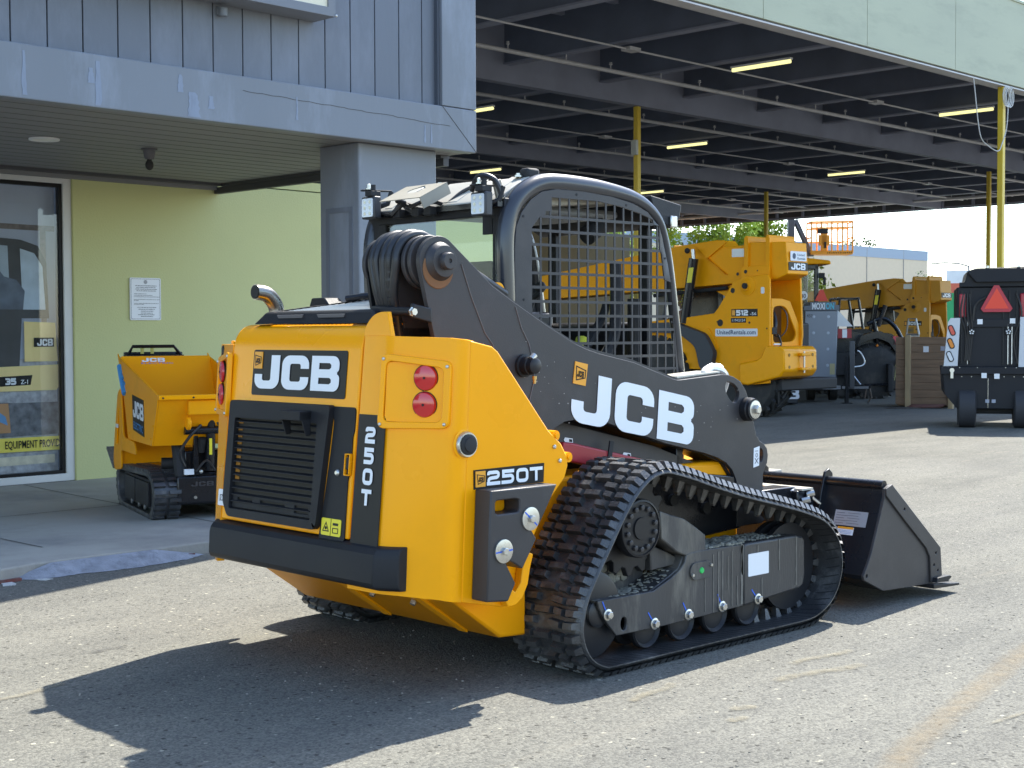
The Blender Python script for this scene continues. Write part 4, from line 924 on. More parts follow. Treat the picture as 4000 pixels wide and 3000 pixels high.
# scuffs: tiny pale chips
ch = M()
for i in range(46):
    x = random.choice([random.gauss(.05,.10), random.gauss(1.2,.2), random.uniform(-.4,1.5)]); z = 1.28-.32*x*.9+random.gauss(0,.06) if x < .8 else 1.02+random.gauss(0,.08)
    if x > 1.5 or (x > .2 and z < 1.06-.18*x): continue
    s = random.uniform(.002,.0055); ch.gprism([(-s,-s*.4),(s,-s*.5),(s*.7,s*.6),(-s*.5,s*.5)], (x,.4192,z), (1,0,0), (0,0,1), (0,-1,0), 0, .0005)
ch.build('paint_chips', mat('chip_grey', (.26,.24,.22), .8), arm, smooth=0)
# lettering on the arm, tilted with the boom
ug = Vector((.955,0,-.165)).normalized(); vg = Vector((.10,0,1)).normalized()
jl, wdt = letters(arm, 'JCB', (.245,.42,1.052), (.9627,0,-.178), (.085,0,1), (0,-1,0), .232, wid=1.18, gap=.14, off=.0028, name='arm_lettering')
emblem(arm, (.262,.4195,1.222), (.975,0,-.18), (.16,0,1), (0,-1,0), .083)
# label by the slot hole
lq = M().gprism([(0,0),(.048,.008),(.052,.108),(.004,.100)], (1.592,.4195,.752), (1,0,0), (0,0,1), (0,-1,0), 0, .0012).build('label', LBL, arm, smooth=0)
ql = M(); ql.tube([(1.604,.418,.772),(1.632,.418,.80)], .002, 4).tube([(1.632,.418,.772),(1.604,.418,.80)], .002, 4).tube([(1.619+.008*cos(a_),.418,.815+.010*sin(a_)) for a_ in [pi*2*i/10 for i in range(10)]], .0016, 4, closed=True); ql.box(1.606,.417,.835,1.630,.4185,.838); ql.build('print', TXT, lq, smooth=0)
# pivot at the back of the arm: bosses, pulleys, hoses
pv = M(); c = Vector((-.517,.42,1.742)); 
pv.lathe(c+Vector((0,.01,0)), (0,-1,0), [(0,.082),(.012,.082),(.022,.076),(.030,.068),(.045,.064),(.047,.040),(.047,.036)], 40)
pv.build('pivot_boss', CHAR, arm)
M().lathe(c-Vector((0,.036,0)), (0,-1,0), [(0,.036),(.024,.036),(.030,.032),(.030,.010),(.024,.009)], 30).build('pivot_pin', CHAR, arm)
M().lathe((-.527,.4185,1.712), (0,-1,0), [(0,.083),(.004,.080)], 26).build('rust_ring', mat('rust_stain', (.20,.10,.045), .9), arm)
for y in (.475,.515,.735,.775): M().lathe((-.517,y,1.742), (0,1,0), [(0,.112),(.022,.112)], 36).build('pivot_plate', CHAR, arm, bevel=.004)
for y in (.735,.775):
    M().prism('y', [(-.62,1.73),(-.42,1.76),(-.40,1.30),(-.56,1.35)], y, y+.015).build('inner_link', CHARD, arm, bevel=.003)
for i, y in enumerate((.560,.598,.638,.680,.715)):
    r = .019 if i not in (2,) else .021; R_ = .118+(.006 if i % 2 else 0)
    pth = [(.0,y+.02,1.62)]+[(-.517+R_*cos(radians(a_)), y, 1.742+R_*sin(radians(a_))) for a_ in range(40,200,16)]+[(-.628,y-.012*(i-2),1.62),(-.600,y-.02*(i-2),1.52),(-.575,y-.025*(i-2),1.42),(-.52,y-.02*(i-2),1.30),(-.46,y,1.15)]
    M().tube(catmull(pth, 4, False), r, 12).build('hydraulic_hose', HOSE, arm)
# corrugated sleeve on the middle hose
sv = M(); base = catmull([(-.517+.120*cos(radians(a_)), .598, 1.742+.120*sin(radians(a_))) for a_ in range(165,200,8)]+[(-.628,.60,1.62),(-.605,.61,1.53),(-.59,.615,1.47)], 5, False)
for k in range(0, len(base)-1, 2):
    a_, b_ = base[k], base[k+1]; sv.cyl(a_, a_+(b_-a_)*.7, .0245, n=12)
sv.build('ribbed_sleeve', HOSE, arm)
M().cyl((-.66,.425,1.535),(-.64,.70,1.545),.019,n=14).build('hose_bar', CHARD, arm)
M().obox((-.615,.425,1.53), ((1,0,-.2),(0,1,0),(0,0,1)), (.05,.012,.03)).build('bar_bracket', CHARD, arm, bevel=.006)
M().lathe((-.664,.421,1.535), (0,-1,0), [(0,.020),(.004,.020),(.005,.015),(.017,.015)], 6).build('bar_bolt', ZINC, arm, smooth=0)
# lower link pin
M().lathe((-.045,.42,1.306), (0,-1,0), [(0,.050),(.014,.050),(.016,.040),(.05,.040),(.052,.034),(.078,.034),(.082,.028)], 26).build('link_pin', CHARD, arm)
M().lathe((-.045,.350,1.262), (0,0,-1), [(0,.010),(.014,.010),(.014,.007),(.032,.007)], 8).build('grease_nipple', mat('brass', (.5,.34,.12), .35, .9), arm)
M().cyl((-.055,.358,1.335),(-.035,.358,1.352),.014,n=10).build('pin_clip', ZINC, arm)
# front pin with bright bolt, and wrapped hoses seen through the hole
M().lathe((1.532,.42,1.055), (0,-1,0), [(0,.060),(.035,.060),(.040,.055),(.055,.055)], 26).build('front_pin', CHARD, arm)
M().lathe((1.532,.366,1.055), (0,-1,0), [(0,.046),(.006,.046),(.008,.030)], 26).build('pin_washer', ZINC, arm)
M().lathe((1.532,.358,1.055), (0,-1,0), [(0,.024),(.018,.024),(.022,.018)], 6).build('pin_bolt', ZINC, arm, smooth=0)
foil = mat('clear_wrap', (.75,.76,.76), .12, .3, var=.1, vs=30, bump=.8, bs=25)
wr = M(); 
for i in range(9): wr.tube(catmull([(1.25+.02*i,.47+.012*i,1.245),(1.33+.012*i,.50,1.268+.004*(i%3)),(1.42,.48+.013*i,1.25-.004*i),(1.47,.50+.01*i,1.19),(1.44,.52,1.10)], 4, False), .017, 7)
wr.build('wrapped_hoses', foil, arm)
# transparent film sheet lying on the arm's upper deck
M().gprism([(0,0),(.33,.02),(.33,.03),(0,.012)], (1.02,.446,1.222), (1,0,0), (0,0,1), (0,1,0), 0, .15).build('deck_film', mat('beige_film', (.62,.58,.48), .3), arm, smooth=0)
# arm inner skin, red strut lock, small tags
M().prism('y', [(0,1.12),(.28,1.04),(.9,.90),(1.46,.72),(1.46,.64),(.85,.78),(.27,.915),(.05,.96)], .50, .51).build('arm_guard', CHAR, ld, smooth=0)
M().box(1.08,.5,.55,1.13,.6,.93).build('cross_strut', BLK, ld, bevel=.004)
rb_ = M(); rb_.gprism([(.24,.957),(.30,.950),(.80,.842),(.90,.81),(.90,.75),(.62,.79),(.30,.862),(.24,.88)], (0,0,0), (1,0,0), (0,0,1), (0,1,0), .455, .498); rb_.build('safety_strut', REDP, ld, bevel=.008, seg=3)
M().obox((.545,.453,.885), ((1,0,-.2),(0,1,0),(.2,0,1)), (.013,.004,.06)).build('strut_strap', BLKM, ld)
for x, z in ((.315,.962),(.712,.870)):
    tgp = M().gprism([(-.03,0),(-.022,.011),(.028,.003),(.030,-.016),(-.022,-.010)], (x,.4985,z), (1,0,0), (0,0,1), (0,-1,0), 0, .0012).build('tag_label', LBL, ld, smooth=0)
    M().gprism([(.004,-.010),(.024,-.013),(.023,-.001),(.004,.002)], (x,.497,z), (1,0,0), (0,0,1), (0,-1,0), 0, .0006).build('print', DKD, tgp, smooth=0)
# yellow ear beside the cab
M().prism('y', fillet([(-.10,1.60),(-.075,1.672),(.0,1.672),(.02,1.64),(.02,1.55)], .02, 4, True), .60, .62).build('cab_ear', YEL, ld, bevel=.003)

# ---- rubber tracks
inner = [(.09,.043),(.03,.048),(-.045,.085),(-.092,.145),(-.110,.217),(-.098,.284),(-.072,.355),(-.020,.434),(.050,.530),(.131,.643),(.190,.715),(.235,.758),(.281,.793),(.33,.820),(.391,.834),(.454,.832),(.60,.795),(.805,.733),(1.014,.676),(1.233,.625),(1.423,.577),(1.58,.528),(1.661,.484),(1.726,.422),(1.762,.352),(1.770,.277),(1.757,.220),(1.728,.162),(1.668,.103),(1.58,.063),(1.48,.045),(1.23,.043),(.8,.043),(.4,.043)]
cp_ = catmull([(p[0],p[1],0) for p in inner], 12)
def resample(P, n):
    P = P+[P[0]]; L = [0]
    for a, b in zip(P[:-1], P[1:]): L.append(L[-1]+(b-a).length)
    out = []; k = 0
    for i in range(n):
        s = L[-1]*i/n
        while L[k+1] < s: k += 1
        out.append(P[k].lerp(P[k+1], (s-L[k])/(L[k+1]-L[k])))
    return out, L[-1]
_, LL = resample(cp_, 10); NL = int(round(LL/.0452/2))*2
pp, _ = resample(cp_, NL*2)
def nrm(i):
    t = (pp[(i+1) % len(pp)]-pp[i-1]).normalized(); return t, Vector((t.y, -t.x, 0))     # loop runs clockwise? fixed below
ctr = sum(pp, Vector())/len(pp)
sgn = 1 if (pp[0]-ctr).dot(nrm(0)[1]) > 0 else -1
def track(name):
    mb = M(); sec = [(0.0,-.002),(.0,.003),(.008,.012),(.026,.022),(.374,.022),(.392,.012),(.40,.003),(.40,-.002),(.392,.0),(.008,.0)]
    K = len(sec); vs = []; fs = []
    for i, p in enumerate(pp):
        t, n = nrm(i); n = n*sgn
        for y, h in sec: q = p+n*h; vs.append((q.x, y, q.y))
    for i in range(len(pp)):
        j = (i+1) % len(pp); fs += [(i*K+k, i*K+(k+1) % K, j*K+(k+1) % K, j*K+k) for k in range(K)]
    mb.add(vs, fs)
    rows = [[(.0,.072),(.088,.142),(.158,.252),(.268,.322),(.338,.40)], [(.0,.078),(.094,.165),(.245,.315),(.331,.40)]]
    for i in range(0, len(pp), 2):
        t, n = nrm(i); n = n*sgn; r = rows[(i//2) % 2]
        for k, (y0, y1) in enumerate(r):
            sk = (.006 if k % 2 else -.004)
            hb_, ht = .0172, .0132; H_ = .050; e0 = .022 if y0 == 0 else .004; e1 = .013 if y1 == .40 else .004
            pts = []
            for h, hl, d in ((.021, hb_, 0), (H_, ht, 1)):
                for s_, yy in ((-1, y0+e0*d), (1, y0+e0*d), (1, y1-e1*d), (-1, y1-e1*d)):
                    q = pp[i]+n*h+t*(s_*hl+sk*((yy-y0)/(y1-y0)-.5)); pts.append((q.x, yy, q.y))
            mb.add(pts, [(4,5,6,7),(0,1,5,4),(1,2,6,5),(2,3,7,6),(3,0,4,7)])
    for i in range(0, len(pp), 4):
        t, n = nrm(i); n = n*sgn
        if pp[i].y < .10 and pp[i].x < 1.25: continue
        for y in (.165,.235):
            b = [pp[i]+t*s for s in (-.020,.020)]; tp = [pp[i]-n*.050+t*s for s in (-.008,.008)]
            mb.add([(b[0].x,y-.022,b[0].y),(b[1].x,y-.022,b[1].y),(b[1].x,y+.022,b[1].y),(b[0].x,y+.022,b[0].y),(tp[0].x,y-.008,tp[0].y),(tp[1].x,y-.008,tp[1].y),(tp[1].x,y+.008,tp[1].y),(tp[0].x,y+.008,tp[0].y)], [(4,5,6,7),(0,1,5,4),(1,2,6,5),(2,3,7,6),(3,0,4,7)])
    b = mb.build('belt', RUB, None, smooth=0)
    return b
belt = track('belt')
def track_set(root):
    pass
rt_ = belt; rt_.parent = ld; rt_.name = 'track'
rb2 = M()
for i in range(0, len(pp), 4):
    for a in (0, 1):
        j = (i+a*2) % len(pp); t, n = nrm(j); n = n*sgn
        p0 = pp[j]-n*.0015; q = p0+t*.028
        rb2.add([(p0.x,.015,p0.y),(p0.x+t.x*.006,.015,p0.y+t.y*.006),(q.x+t.x*.006,.12,q.y+t.y*.006),(q.x,.12,q.y)], [(0,1,2,3)])
rb2.build('inner_grooves', BLKM, rt_, smooth=0, recalc=False)

# undercarriage
uc = [(.079,.305),(.441,.303),(.560,.345),(.632,.379),(.658,.406),(.668,.437),(.70,.447),(.788,.449),(1.09,.444),(1.09,.150),(.774,.142),(.526,.137),(.198,.139),(.131,.210),(.087,.276)]
mb = M(); mb.prism('y', uc, .098, .115, holes=[arc(.246,.185,.020,0,360,12,.03)[:-1]]); und = mb.build('track_frame', FRM, ld, bevel=.004)
fb_ = M(); fb_.prism('y', [(1.088,.440),(1.10,.448),(1.50,.448),(1.55,.436),(1.578,.41),(1.580,.25),(1.566,.195),(1.535,.180),(1.208,.158),(1.088,.150)], .090, .31); fb_.build('frame_box', FRM, und, bevel=.014, seg=3)
tp_ = M()
tp_.prism('y', [(.668,.437),(.70,.449),(1.088,.446),(1.088,.43),(.70,.43)], .115, .31)
tp_.prism('y', [(.079,.305),(.441,.303),(.632,.379),(.668,.437),(.68,.42),(.64,.36),(.45,.290),(.085,.290)], .115, .30)
tp_.build('frame_deck', FRM, und, bevel=.004)
M().prism('y', [(.09,.14),(1.5,.16),(1.5,.42),(.7,.42),(.45,.29),(.09,.29)], .27, .31).build('inner_frame', CHARD, und)
mdm = M()
for i in range(520):
    x = .72+.72*random.random()**1.25; y = random.uniform(.118,.295); r = random.uniform(.004,.020)*(1 if x < 1.2 else .55)
    mdm.sphere((x,y,.448), r, 7, (random.uniform(.8,2.2),1.1,random.uniform(.3,.9)))
for i in range(200):
    x = random.uniform(.20,.62); y = random.uniform(.125,.28); z = .304 if x < .441 else .304+(x-.441)*.39; mdm.sphere((x,y,z), random.uniform(.003,.011), 6, (1.6,1.1,.4))
mdm.build('mud_crust', MUD, und, smooth=60)
dp = M()   # dried runs down the side
for x, z0, z1, w_ in ((1.075,.445,.16,.010),(1.083,.44,.30,.016),(.90,.43,.17,.004),(.93,.43,.20,.004),(.862,.42,.15,.003),(1.0,.42,.16,.003),(1.19,.43,.385,.004),(1.222,.27,.17,.004),(1.36,.44,.29,.0045),(1.50,.44,.20,.0045),(.97,.40,.24,.003),(.80,.36,.16,.0025),(1.04,.3,.16,.003)):
    pts = [(x-w_*random.uniform(.5,1), z0+(z1-z0)*k/6) for k in range(7)]+[(x+w_*random.uniform(.5,1), z0+(z1-z0)*(6-k)/6) for k in range(7)]
    yb = .0975 if x < 1.088 else .0895
    dp.prism('y', pts, yb-.002, yb)
dp.build('mud_runs', mat('mud_run', (.17,.155,.13), .9, var=.2, vs=30), und, smooth=0)
M().prism('y', rrect(1.114,.287,1.274,.394,.004), .0865, .0895).build('blank_label', LBL, und, smooth=0)
cv_ = M().prism('y', rrect(.690,.318,.848,.398,.038,6), .090, .0985).build('adjuster_cover', FRM, und, bevel=.004)
M().lathe((.768,.0895,.358), (0,-1,0), [(0,.015),(.005,.012)], 14).build('green_plug', GRN, cv_)
for x, z in ((.703,.343),(.835,.376)): M().lathe((x,.0895,z), (0,-1,0), [(0,.008),(.007,.007)], 10).build('cover_screw', ZINC, cv_)
for x, z, d in ((.139,.239,(-.25,.5)),(.444,.158,(-.4,.55)),(.678,.166,(-.3,.5)),(.924,.170,(-.3,.6)),(1.187,.172,(-.45,.5))):
    b_ = M().lathe((x,.097 if x < 1.1 else .089,z), (0,-1,0), [(0,.026),(.006,.026),(.007,.024)], 22).build('roller_washer', ZINC, und)
    M().lathe((x,.090 if x < 1.1 else .082,z), (0,-1,0), [(0,.018),(.014,.018),(.016,.015)], 6).build('roller_bolt', ZINC, b_, smooth=0)
    v = Vector((d[0],0,d[1])).normalized(); M().gprism([(0,-.003),(.05,-.003),(.05,.003),(0,.003)], Vector((x,.0965 if x < 1.1 else .0885,z))+v*.018, v, (v.z,0,-v.x), (0,-1,0), 0, .0006).build('paint_mark', BLU, b_, smooth=0)
M().lathe((.09,.14,.238), (0,1,0), [(0,.06),(.0,.178),(.006,.190),(.03,.190),(.035,.15),(.075,.15),(.08,.190),(.11,.190)], 44).build('rear_idler', CHARD, und)
M().lathe((.115,.115,.245), (0,1,0), [(0,.045),(.01,.062),(.02,.052),(.03,.064)], 24).build('idler_boot', HOSE, und)
for x in (.427,.665,.908,1.155): M().lathe((x,.12,.137), (0,1,0), [(.012,.022),(.010,.050),(.014,.072),(0,.086),(.008,.092),(.03,.092),(.04,.07),(.11,.07),(.12,.092),(.15,.092)], 34).build('bottom_roller', CHARD, und)
M().lathe((1.52,.15,.285), (0,1,0), [(0,.12),(.0,.215),(.03,.215),(.035,.17),(.075,.17),(.08,.215),(.11,.215)], 40).build('front_idler', CHARD, und)
# sprocket and final drive
spk = M(); n_ = 15; pts = []
for i in range(n_*4): a_ = 2*pi*i/(n_*4); r = (.232,.232,.196,.196)[i % 4]; pts.append((.375+r*cos(a_), .600+r*sin(a_)))
spk.prism('y', pts, .17, .20); spk.build('sprocket', CHARD, und, bevel=.004)
fd = M().lathe((.357,.135,.590), (0,-1,0), [(0,.130),(.035,.130),(.042,.126),(.044,.118),(.038,.116),(.038,.050),(.046,.048),(.046,.002)], 48).build('final_drive', CHARD, und)
for i in range(14):
    a_ = 2*pi*i/14+.2; M().lathe((.357+.092*cos(a_),.096,.590+.092*sin(a_)), (0,-1,0), [(0,.0125),(.010,.0125),(.012,.007)], 6).build('drive_bolt', CHAR, fd, smooth=0)
db = M(); db.prism('y', [(.49,.655),(.56,.632),(.656,.606),(.73,.565),(.810,.517),(.810,.44),(.665,.435),(.60,.46),(.50,.527)], .10, .30)
db.prism('y', [(.486,.50),(.60,.455),(.66,.43),(.66,.39),(.49,.38)], .155, .29); db.build('drive_bracket', FRM, und, bevel=.006)
M().prism('y', [(-.02,.29),(.55,.30),(.55,.70),(.33,.80),(.20,.72),(.08,.55)], .25, .30).build('drive_shield', FRM, und, bevel=.01)
db2 = M()
for i in range(70): a_ = random.uniform(0,1); db2.sphere((.14+.32*a_+random.uniform(-.02,.02), .245, .31+.05*a_+abs(random.gauss(0,.035))), random.uniform(.008,.022), 7, (1.2,.5,1))
db2.build('mud_clods', MUD, und, smooth=60)
# left track: same set, mirrored by shift
for o in (rt_, und):
    c_ = copy_tree(o, ld); c_.location = (0, 1.60, 0)

# ---- cab
CB = M()
cabp = [(.125,1.15),(.118,1.62),(.112,1.83),(.122,1.93),(.150,2.01),(.205,2.075),(.29,2.125),(.40,2.148),(.60,2.148),(.80,2.135),(.97,2.112),(1.09,2.070),(1.17,2.01),(1.215,1.93),(1.25,1.80),(1.29,1.58),(1.32,1.40),(1.345,1.24)]
tub = catmull([(x,.70,z) for x, z in cabp], 4, False)
cab_ = M().tube(tub, lambda s: .044 if s < .5 else (.044-.018*min(1,(s-.5)*4)), 16).build('cab_frame', mat('cab_black', (.030,.032,.038), .30, var=.06, coat=.3), ld)
tub2 = catmull([(x,1.68,z) for x, z in cabp], 4, False)
M().tube(tub2, .040, 14).build('side_tube', MC['cab_black'], cab_)
# window plate with grid
pl = [(.15,1.18),(.145,1.83),(.155,1.93),(.19,2.0),(.25,2.06),(.32,2.10),(.42,2.118),(.60,2.118),(.80,2.105),(.95,2.082),(1.06,2.045),(1.13,1.99),(1.175,1.91),(1.21,1.80),(1.25,1.58),(1.30,1.24),(1.305,1.18)]
op = [(.255,1.20),(.255,1.93),(.31,1.985),(.345,1.99),(.345,2.01),(.385,2.012),(.385,2.076),(.70,2.076),(.86,2.060),(1.0,2.035),(1.098,2.008),(1.098,1.985),(1.145,1.98),(1.150,1.86),(1.165,1.84),(1.185,1.72),(1.19,1.71),(1.235,1.70),(1.255,1.50),(1.275,1.30),(1.285,1.20)]
wg = M(); wg.prism('y', pl, .668, .676, holes=[op]); wgo = wg.build('window_guard', CHAR, ld, bevel=.0015, seg=1)
from mathutils.geometry import intersect_line_line_2d
def span(val, ax):
    xs = []
    for i in range(len(op)):
        a, b = op[i], op[(i+1) % len(op)]
        if (a[ax]-val)*(b[ax]-val) < 0: t = (val-a[ax])/(b[ax]-a[ax]); xs.append(a[1-ax]+t*(b[1-ax]-a[1-ax]))
    return (min(xs), max(xs)) if xs else None
gb_ = M(); x = .255+.058
while x < 1.27:
    s = span(x, 0)
    if s: gb_.box(x-.0055,.6695,s[0]-.003,x+.0055,.6745,s[1]+.003)
    x += .0632
z = 1.2
while z < 2.03:
    s = span(z, 1)
    if s: gb_.box(s[0]-.003,.6692,z-.0065,s[1]+.003,.6748,z+.0065)
    z += .0655
gb_.build('guard_bars', CHAR, wgo, smooth=0)
for x, z in ((.20,1.98),(.20,1.6),(.55,2.10),(.90,2.07),(1.19,1.82),(1.24,1.5)): M().lathe((x,.668,z), (0,-1,0), [(0,.006),(.002,.006)], 8).build('guard_screw', BLKM, wgo)
M().prism('y', pl, 1.66, 1.668, holes=[[(.22,1.30),(.22,1.98),(.34,2.07),(.95,2.04),(1.12,1.92),(1.22,1.40),(1.20,1.30)]]).build('door_frame', PLAS, cab_, smooth=0)
M().prism('y', [(.21,1.29),(.21,1.99),(.33,2.08),(.96,2.05),(1.13,1.93),(1.23,1.40),(1.2,1.29)], 1.670, 1.674).build('door_glass', GLS, cab_, smooth=0)
# rear wall with window
rw = M(); rw.prism('x', [(.69,1.42),(1.69,1.42),(1.69,2.06),(.69,2.06)], .105, .14, holes=[rrect(.775,1.50,1.62,1.985,.03)]); rw.build('rear_wall', PLAS, cab_, bevel=.006)
M().prism('x', rrect(.79,1.505,1.61,1.98,.02), .118, .124, ).build('rear_glass', GLS, cab_, smooth=0)
for a, b, c_, d in ((.775,1.90,.84,1.985),(1.555,1.90,1.62,1.985)): M().prism('x', [(a,b),(c_,b),(c_,d),(a,d)], .1045, .1145).build('glass_corner', PLAS, cab_, smooth=0)
for y_ in (.84,1.5): M().prism('x', [(y_,1.2),(y_+.06,1.2),(y_+.06,2.0),(y_,2.0)], 1.25, 1.29).build('front_pillar', PLAS, cab_, smooth=0)
M().box(.38,1.44,1.2,1.18,1.60,1.56).build('side_console', CHARD, cab_, bevel=.03)
M().box(1.14,.86,1.2,1.26,1.50,1.50).build('dashboard', CHARD, cab_, bevel=.04)
M().tube(catmull([(.95,1.42,1.5),(.97,1.40,1.62),(.99,1.36,1.66)], 4, False), .018, 8).sphere((.99,1.36,1.69), .032, 10).build('joystick', BLKM, cab_)
M().tube(catmull([(.60,.84,1.25),(.80,.86,1.36),(.95,.88,1.52),(.97,.86,1.60)], 5, False), .022, 8).build('grab_rail', BLKM, cab_)
M().box(.13,.69,.78,1.38,1.69,1.20).build('cab_base', CHARD, cab_, bevel=.02)
M().prism('y', [(.11,1.15),(.30,1.15),(.30,1.46),(.11,1.48)], .72, 1.66).build('seat_box', CHARD, cab_)
# roof with ribs
rf = M()
rp_ = [(.085,2.045),(.10,2.060),(.24,2.145),(.31,2.175),(1.0,2.165),(1.12,2.13),(1.12,2.10),(.12,2.02)]
rf.prism('y', rp_, .735, 1.645); roof = rf.build('roof', mat('roof_sunlit_beige', (.42,.40,.34), .45, var=.06, vs=2), ld, bevel=.012, seg=3)  # pale beige base colour stands in for the grazing sun sheen
rr2 = M()
for y0, y1 in ((.80,.86),(1.02,1.30),(1.50,1.56)): rr2 = M(); rr2.gprism([(.105,2.066),(.245,2.151),(.31,2.182),(.31,2.176),(.245,2.146),(.108,2.060)], (0,0,0), (1,0,0), (0,0,1), (0,1,0), y0, y1); rr2.build('roof_rib', MC['roof_sunlit_beige'], roof, bevel=.004)
M().prism('x', [(.70,2.02),(1.68,2.02),(1.68,2.045),(.70,2.045)], .07, .10).build('gutter', BLK, roof)
for y, x, z in ((.79,.285,2.185),(1.35,.285,2.185),(1.03,.62,2.178)): M().lathe((x,y,z-.012), (0,0,1), [(0,.02),(.008,.02),(.008,.011),(.018,.011)], 8).build('roof_bolt', ZINC, roof, smooth=0)
M().box(.30,.74,2.165,.38,.80,2.215).build('roof_stop', BLKM, roof, bevel=.012)
M().box(.84,.72,2.14,.90,.75,2.165).lathe((.70,.72,2.16),(0,0,1),[(0,.02),(.016,.02),(.02,.012)],10).build('roof_clip', ZINC, roof, bevel=.004)
# wiring loom on the roof
M().tube(catmull([(.07,1.62,2.06),(.05,1.45,2.03),(.06,1.38,2.08),(.04,1.30,2.04),(.07,1.20,2.02),(.10,1.10,2.05),(.18,1.06,2.12),(.26,.98,2.17)], 6, False), .008, 6).tube(catmull([(.05,.85,2.10),(.03,.78,2.16),(.07,.72,2.14),(.10,.70,2.06)], 6, False), .013, 8).tube(catmull([(.02,1.40,2.02),(.04,1.33,2.07),(.01,1.25,2.05),(.05,1.18,2.08)], 6, False), .010, 6).build('wiring_loom', HOSE, roof)
for y in (1.38,1.24,1.15): M().box(.03,y-.025,2.005,.075,y+.025,2.05).build('loom_connector', BLKM, roof, bevel=.005)
# bracket plate with round cut-out
ax_u, ax_v = Vector((0,-1,0)), Vector((.62,0,.30)).normalized()
bp2 = M(); nn_ = ax_u.cross(ax_v).normalized()
hol = [(.15+.055*cos(2*pi*i/18), .115+.040*sin(2*pi*i/18)+(.015 if 3 < i < 6 else 0)) for i in range(18)]
bp2.gprism([(0,0),(.30,0),(.30,.185),(0,.185)], (-.085,1.36,2.075), ax_u, ax_v, nn_, -.002, .002, holes=[hol])
bp2.gprism([(.294,0),(.30,0),(.30,.185),(.294,.185)], (-.085,1.36,2.075), ax_u, ax_v, nn_, -.055 if nn_.z > 0 else .0, .0 if nn_.z > 0 else .055)
bp2.build('beacon_bracket', mat('bracket_beige', (.33,.30,.235), .4, var=.06), roof, smooth=0)
M().tube([(-.03,1.30,2.08),(.08,1.30,2.06)], .012, 6).tube([(-.03,1.10,2.08),(.08,1.10,2.06)], .012, 6).build('bracket_arm', BLKM, roof)
def worklight(y, z, x=.0):
    wl = M(); wl.box(x,y-.052,z-.055,x+.045,y+.052,z+.055); o = wl.build('work_light', mat('light_body', (.035,.035,.038), .4), roof, bevel=.008, seg=3)
    M().prism('x', rrect(y-.042,z-.045,y+.042,z+.045,.008), x-.004, x-.0005).build('lens', LENS, o, smooth=0)
    l = M()
    for dy in (-.020,.020):
        for dz in (-.028,0,.028): l.lathe((x-.0042,y+dy,z+dz), (-1,0,0), [(0,.009),(.002,.008)], 10)
    l.build('led', mat('led_cream', (.8,.78,.6), .3), o)
    h = M(); h.lathe((x+.02,y-.02,z+.052), (0,0,1), [(0,.02),(.03,.02),(.03,.012),(.06,.012)], 12); h.tube([(x+.045,y-.01,z),(x+.085,y-.05,z+.02),(x+.10,y-.06,z+.08)], .012, 8)
    h.build('light_bracket', BLKM, o)
    h2 = M(); h2.gprism([(0,0),(.16,0),(.16,.02),(0,.03)], (x-.02,y+.02,z+.082), (.9,-.35,0), (.35,.9,0), (0,0,1), 0, .008)
    h2.gprism([(0,0),(.06,0),(.06,.05),(0,.05)], (x-.01,y-.04,z+.055), (1,0,0), (0,1,0), (0,0,1), 0, .026); h2.build('mount_plate', BLKM, o, bevel=.003)
    M().lathe((x+.01,y+.005,z+.090), (0,0,1), [(0,.016),(.006,.016),(.006,.009),(.026,.009),(.028,.006)], 8).build('mount_bolt', ZINC, o, smooth=0)
worklight(1.56, 2.065); worklight(.755, 2.030)
M().obox((.12,.745,2.09), ((.4,.1,-1),(0,1,0),(1,0,.4)), (.055,.006,.025)).build('light_stay', MC['bracket_beige'], roof, bevel=.004)
for y, z in ((.715,2.085),(.70,2.065)): M().sphere((.10,y,z), .012, 8).build('stay_bolt', ZINC, roof)
# front visor and lamp beyond the roof
vs_ = M(); vs_.prism('y', [(1.12,2.135),(1.36,2.100),(1.345,2.03),(1.275,1.975),(1.22,2.00),(1.13,2.09)], .70, 1.64); vs_.build('front_visor', PLAS, ld, bevel=.006)
M().box(1.26,.685,1.98,1.31,.70,2.04).build('visor_clip', ZINC, ld, bevel=.006)
# interior: seat, headrest, levers, mirror, cylinder
st2 = M(); st2.box(.42,.98,1.05,.92,1.42,1.22).box(.36,1.00,1.15,.50,1.40,1.62); seat = st2.build('seat', mat('seat_dark', (.035,.035,.037), .85), cab_, bevel=.05, seg=3)
M().box(.37,1.08,1.64,.45,1.32,1.80).build('headrest', MC['seat_dark'], seat, bevel=.035, seg=3)
M().tube(catmull([(.86,.80,1.30),(.95,.80,1.42),(.97,.80,1.6),(.965,.80,1.80)], 5, False), .030, 8).build('lap_bar', MC['seat_dark'], cab_)
M().box(.955,.795,1.55,.985,.835,1.80).build('yellow_strip', YLD, cab_, bevel=.01)
M().prism('y', [(.74,1.20),(.86,1.20),(.85,1.42),(.80,1.44),(.76,1.36)], .86, .92).build('yellow_harness', mat('belt_yellow', (.7,.7,.06), .8), cab_, bevel=.02)
M().prism('y', rrect(.27,1.58,.36,1.86,.03), .80, .82).build('mirror', mat('mirror_grey', (.35,.37,.40), .15, .6), cab_, bevel=.004)
M().tube([(.30,.80,1.2),(.32,.80,1.56)], .02, 8).build('mirror_post', BLKM, cab_)
M().box(.36,.85,2.02,1.05,1.5,2.06).build('headliner', mat('liner_grey', (.25,.26,.27), .7), cab_, bevel=.02)
M().cyl((.86,.90,1.93),(.96,.90,1.99),.05,n=14).build('speaker_pod', BLKM, cab_)
M().cyl((1.16,.85,1.2),(1.16,.85,1.62),.035,n=10).build('steering_post', BLKM, cab_)
M().box(.72,.80,1.30,.78,.84,1.36).build('blue_tag', BLU, cab_, bevel=.01)

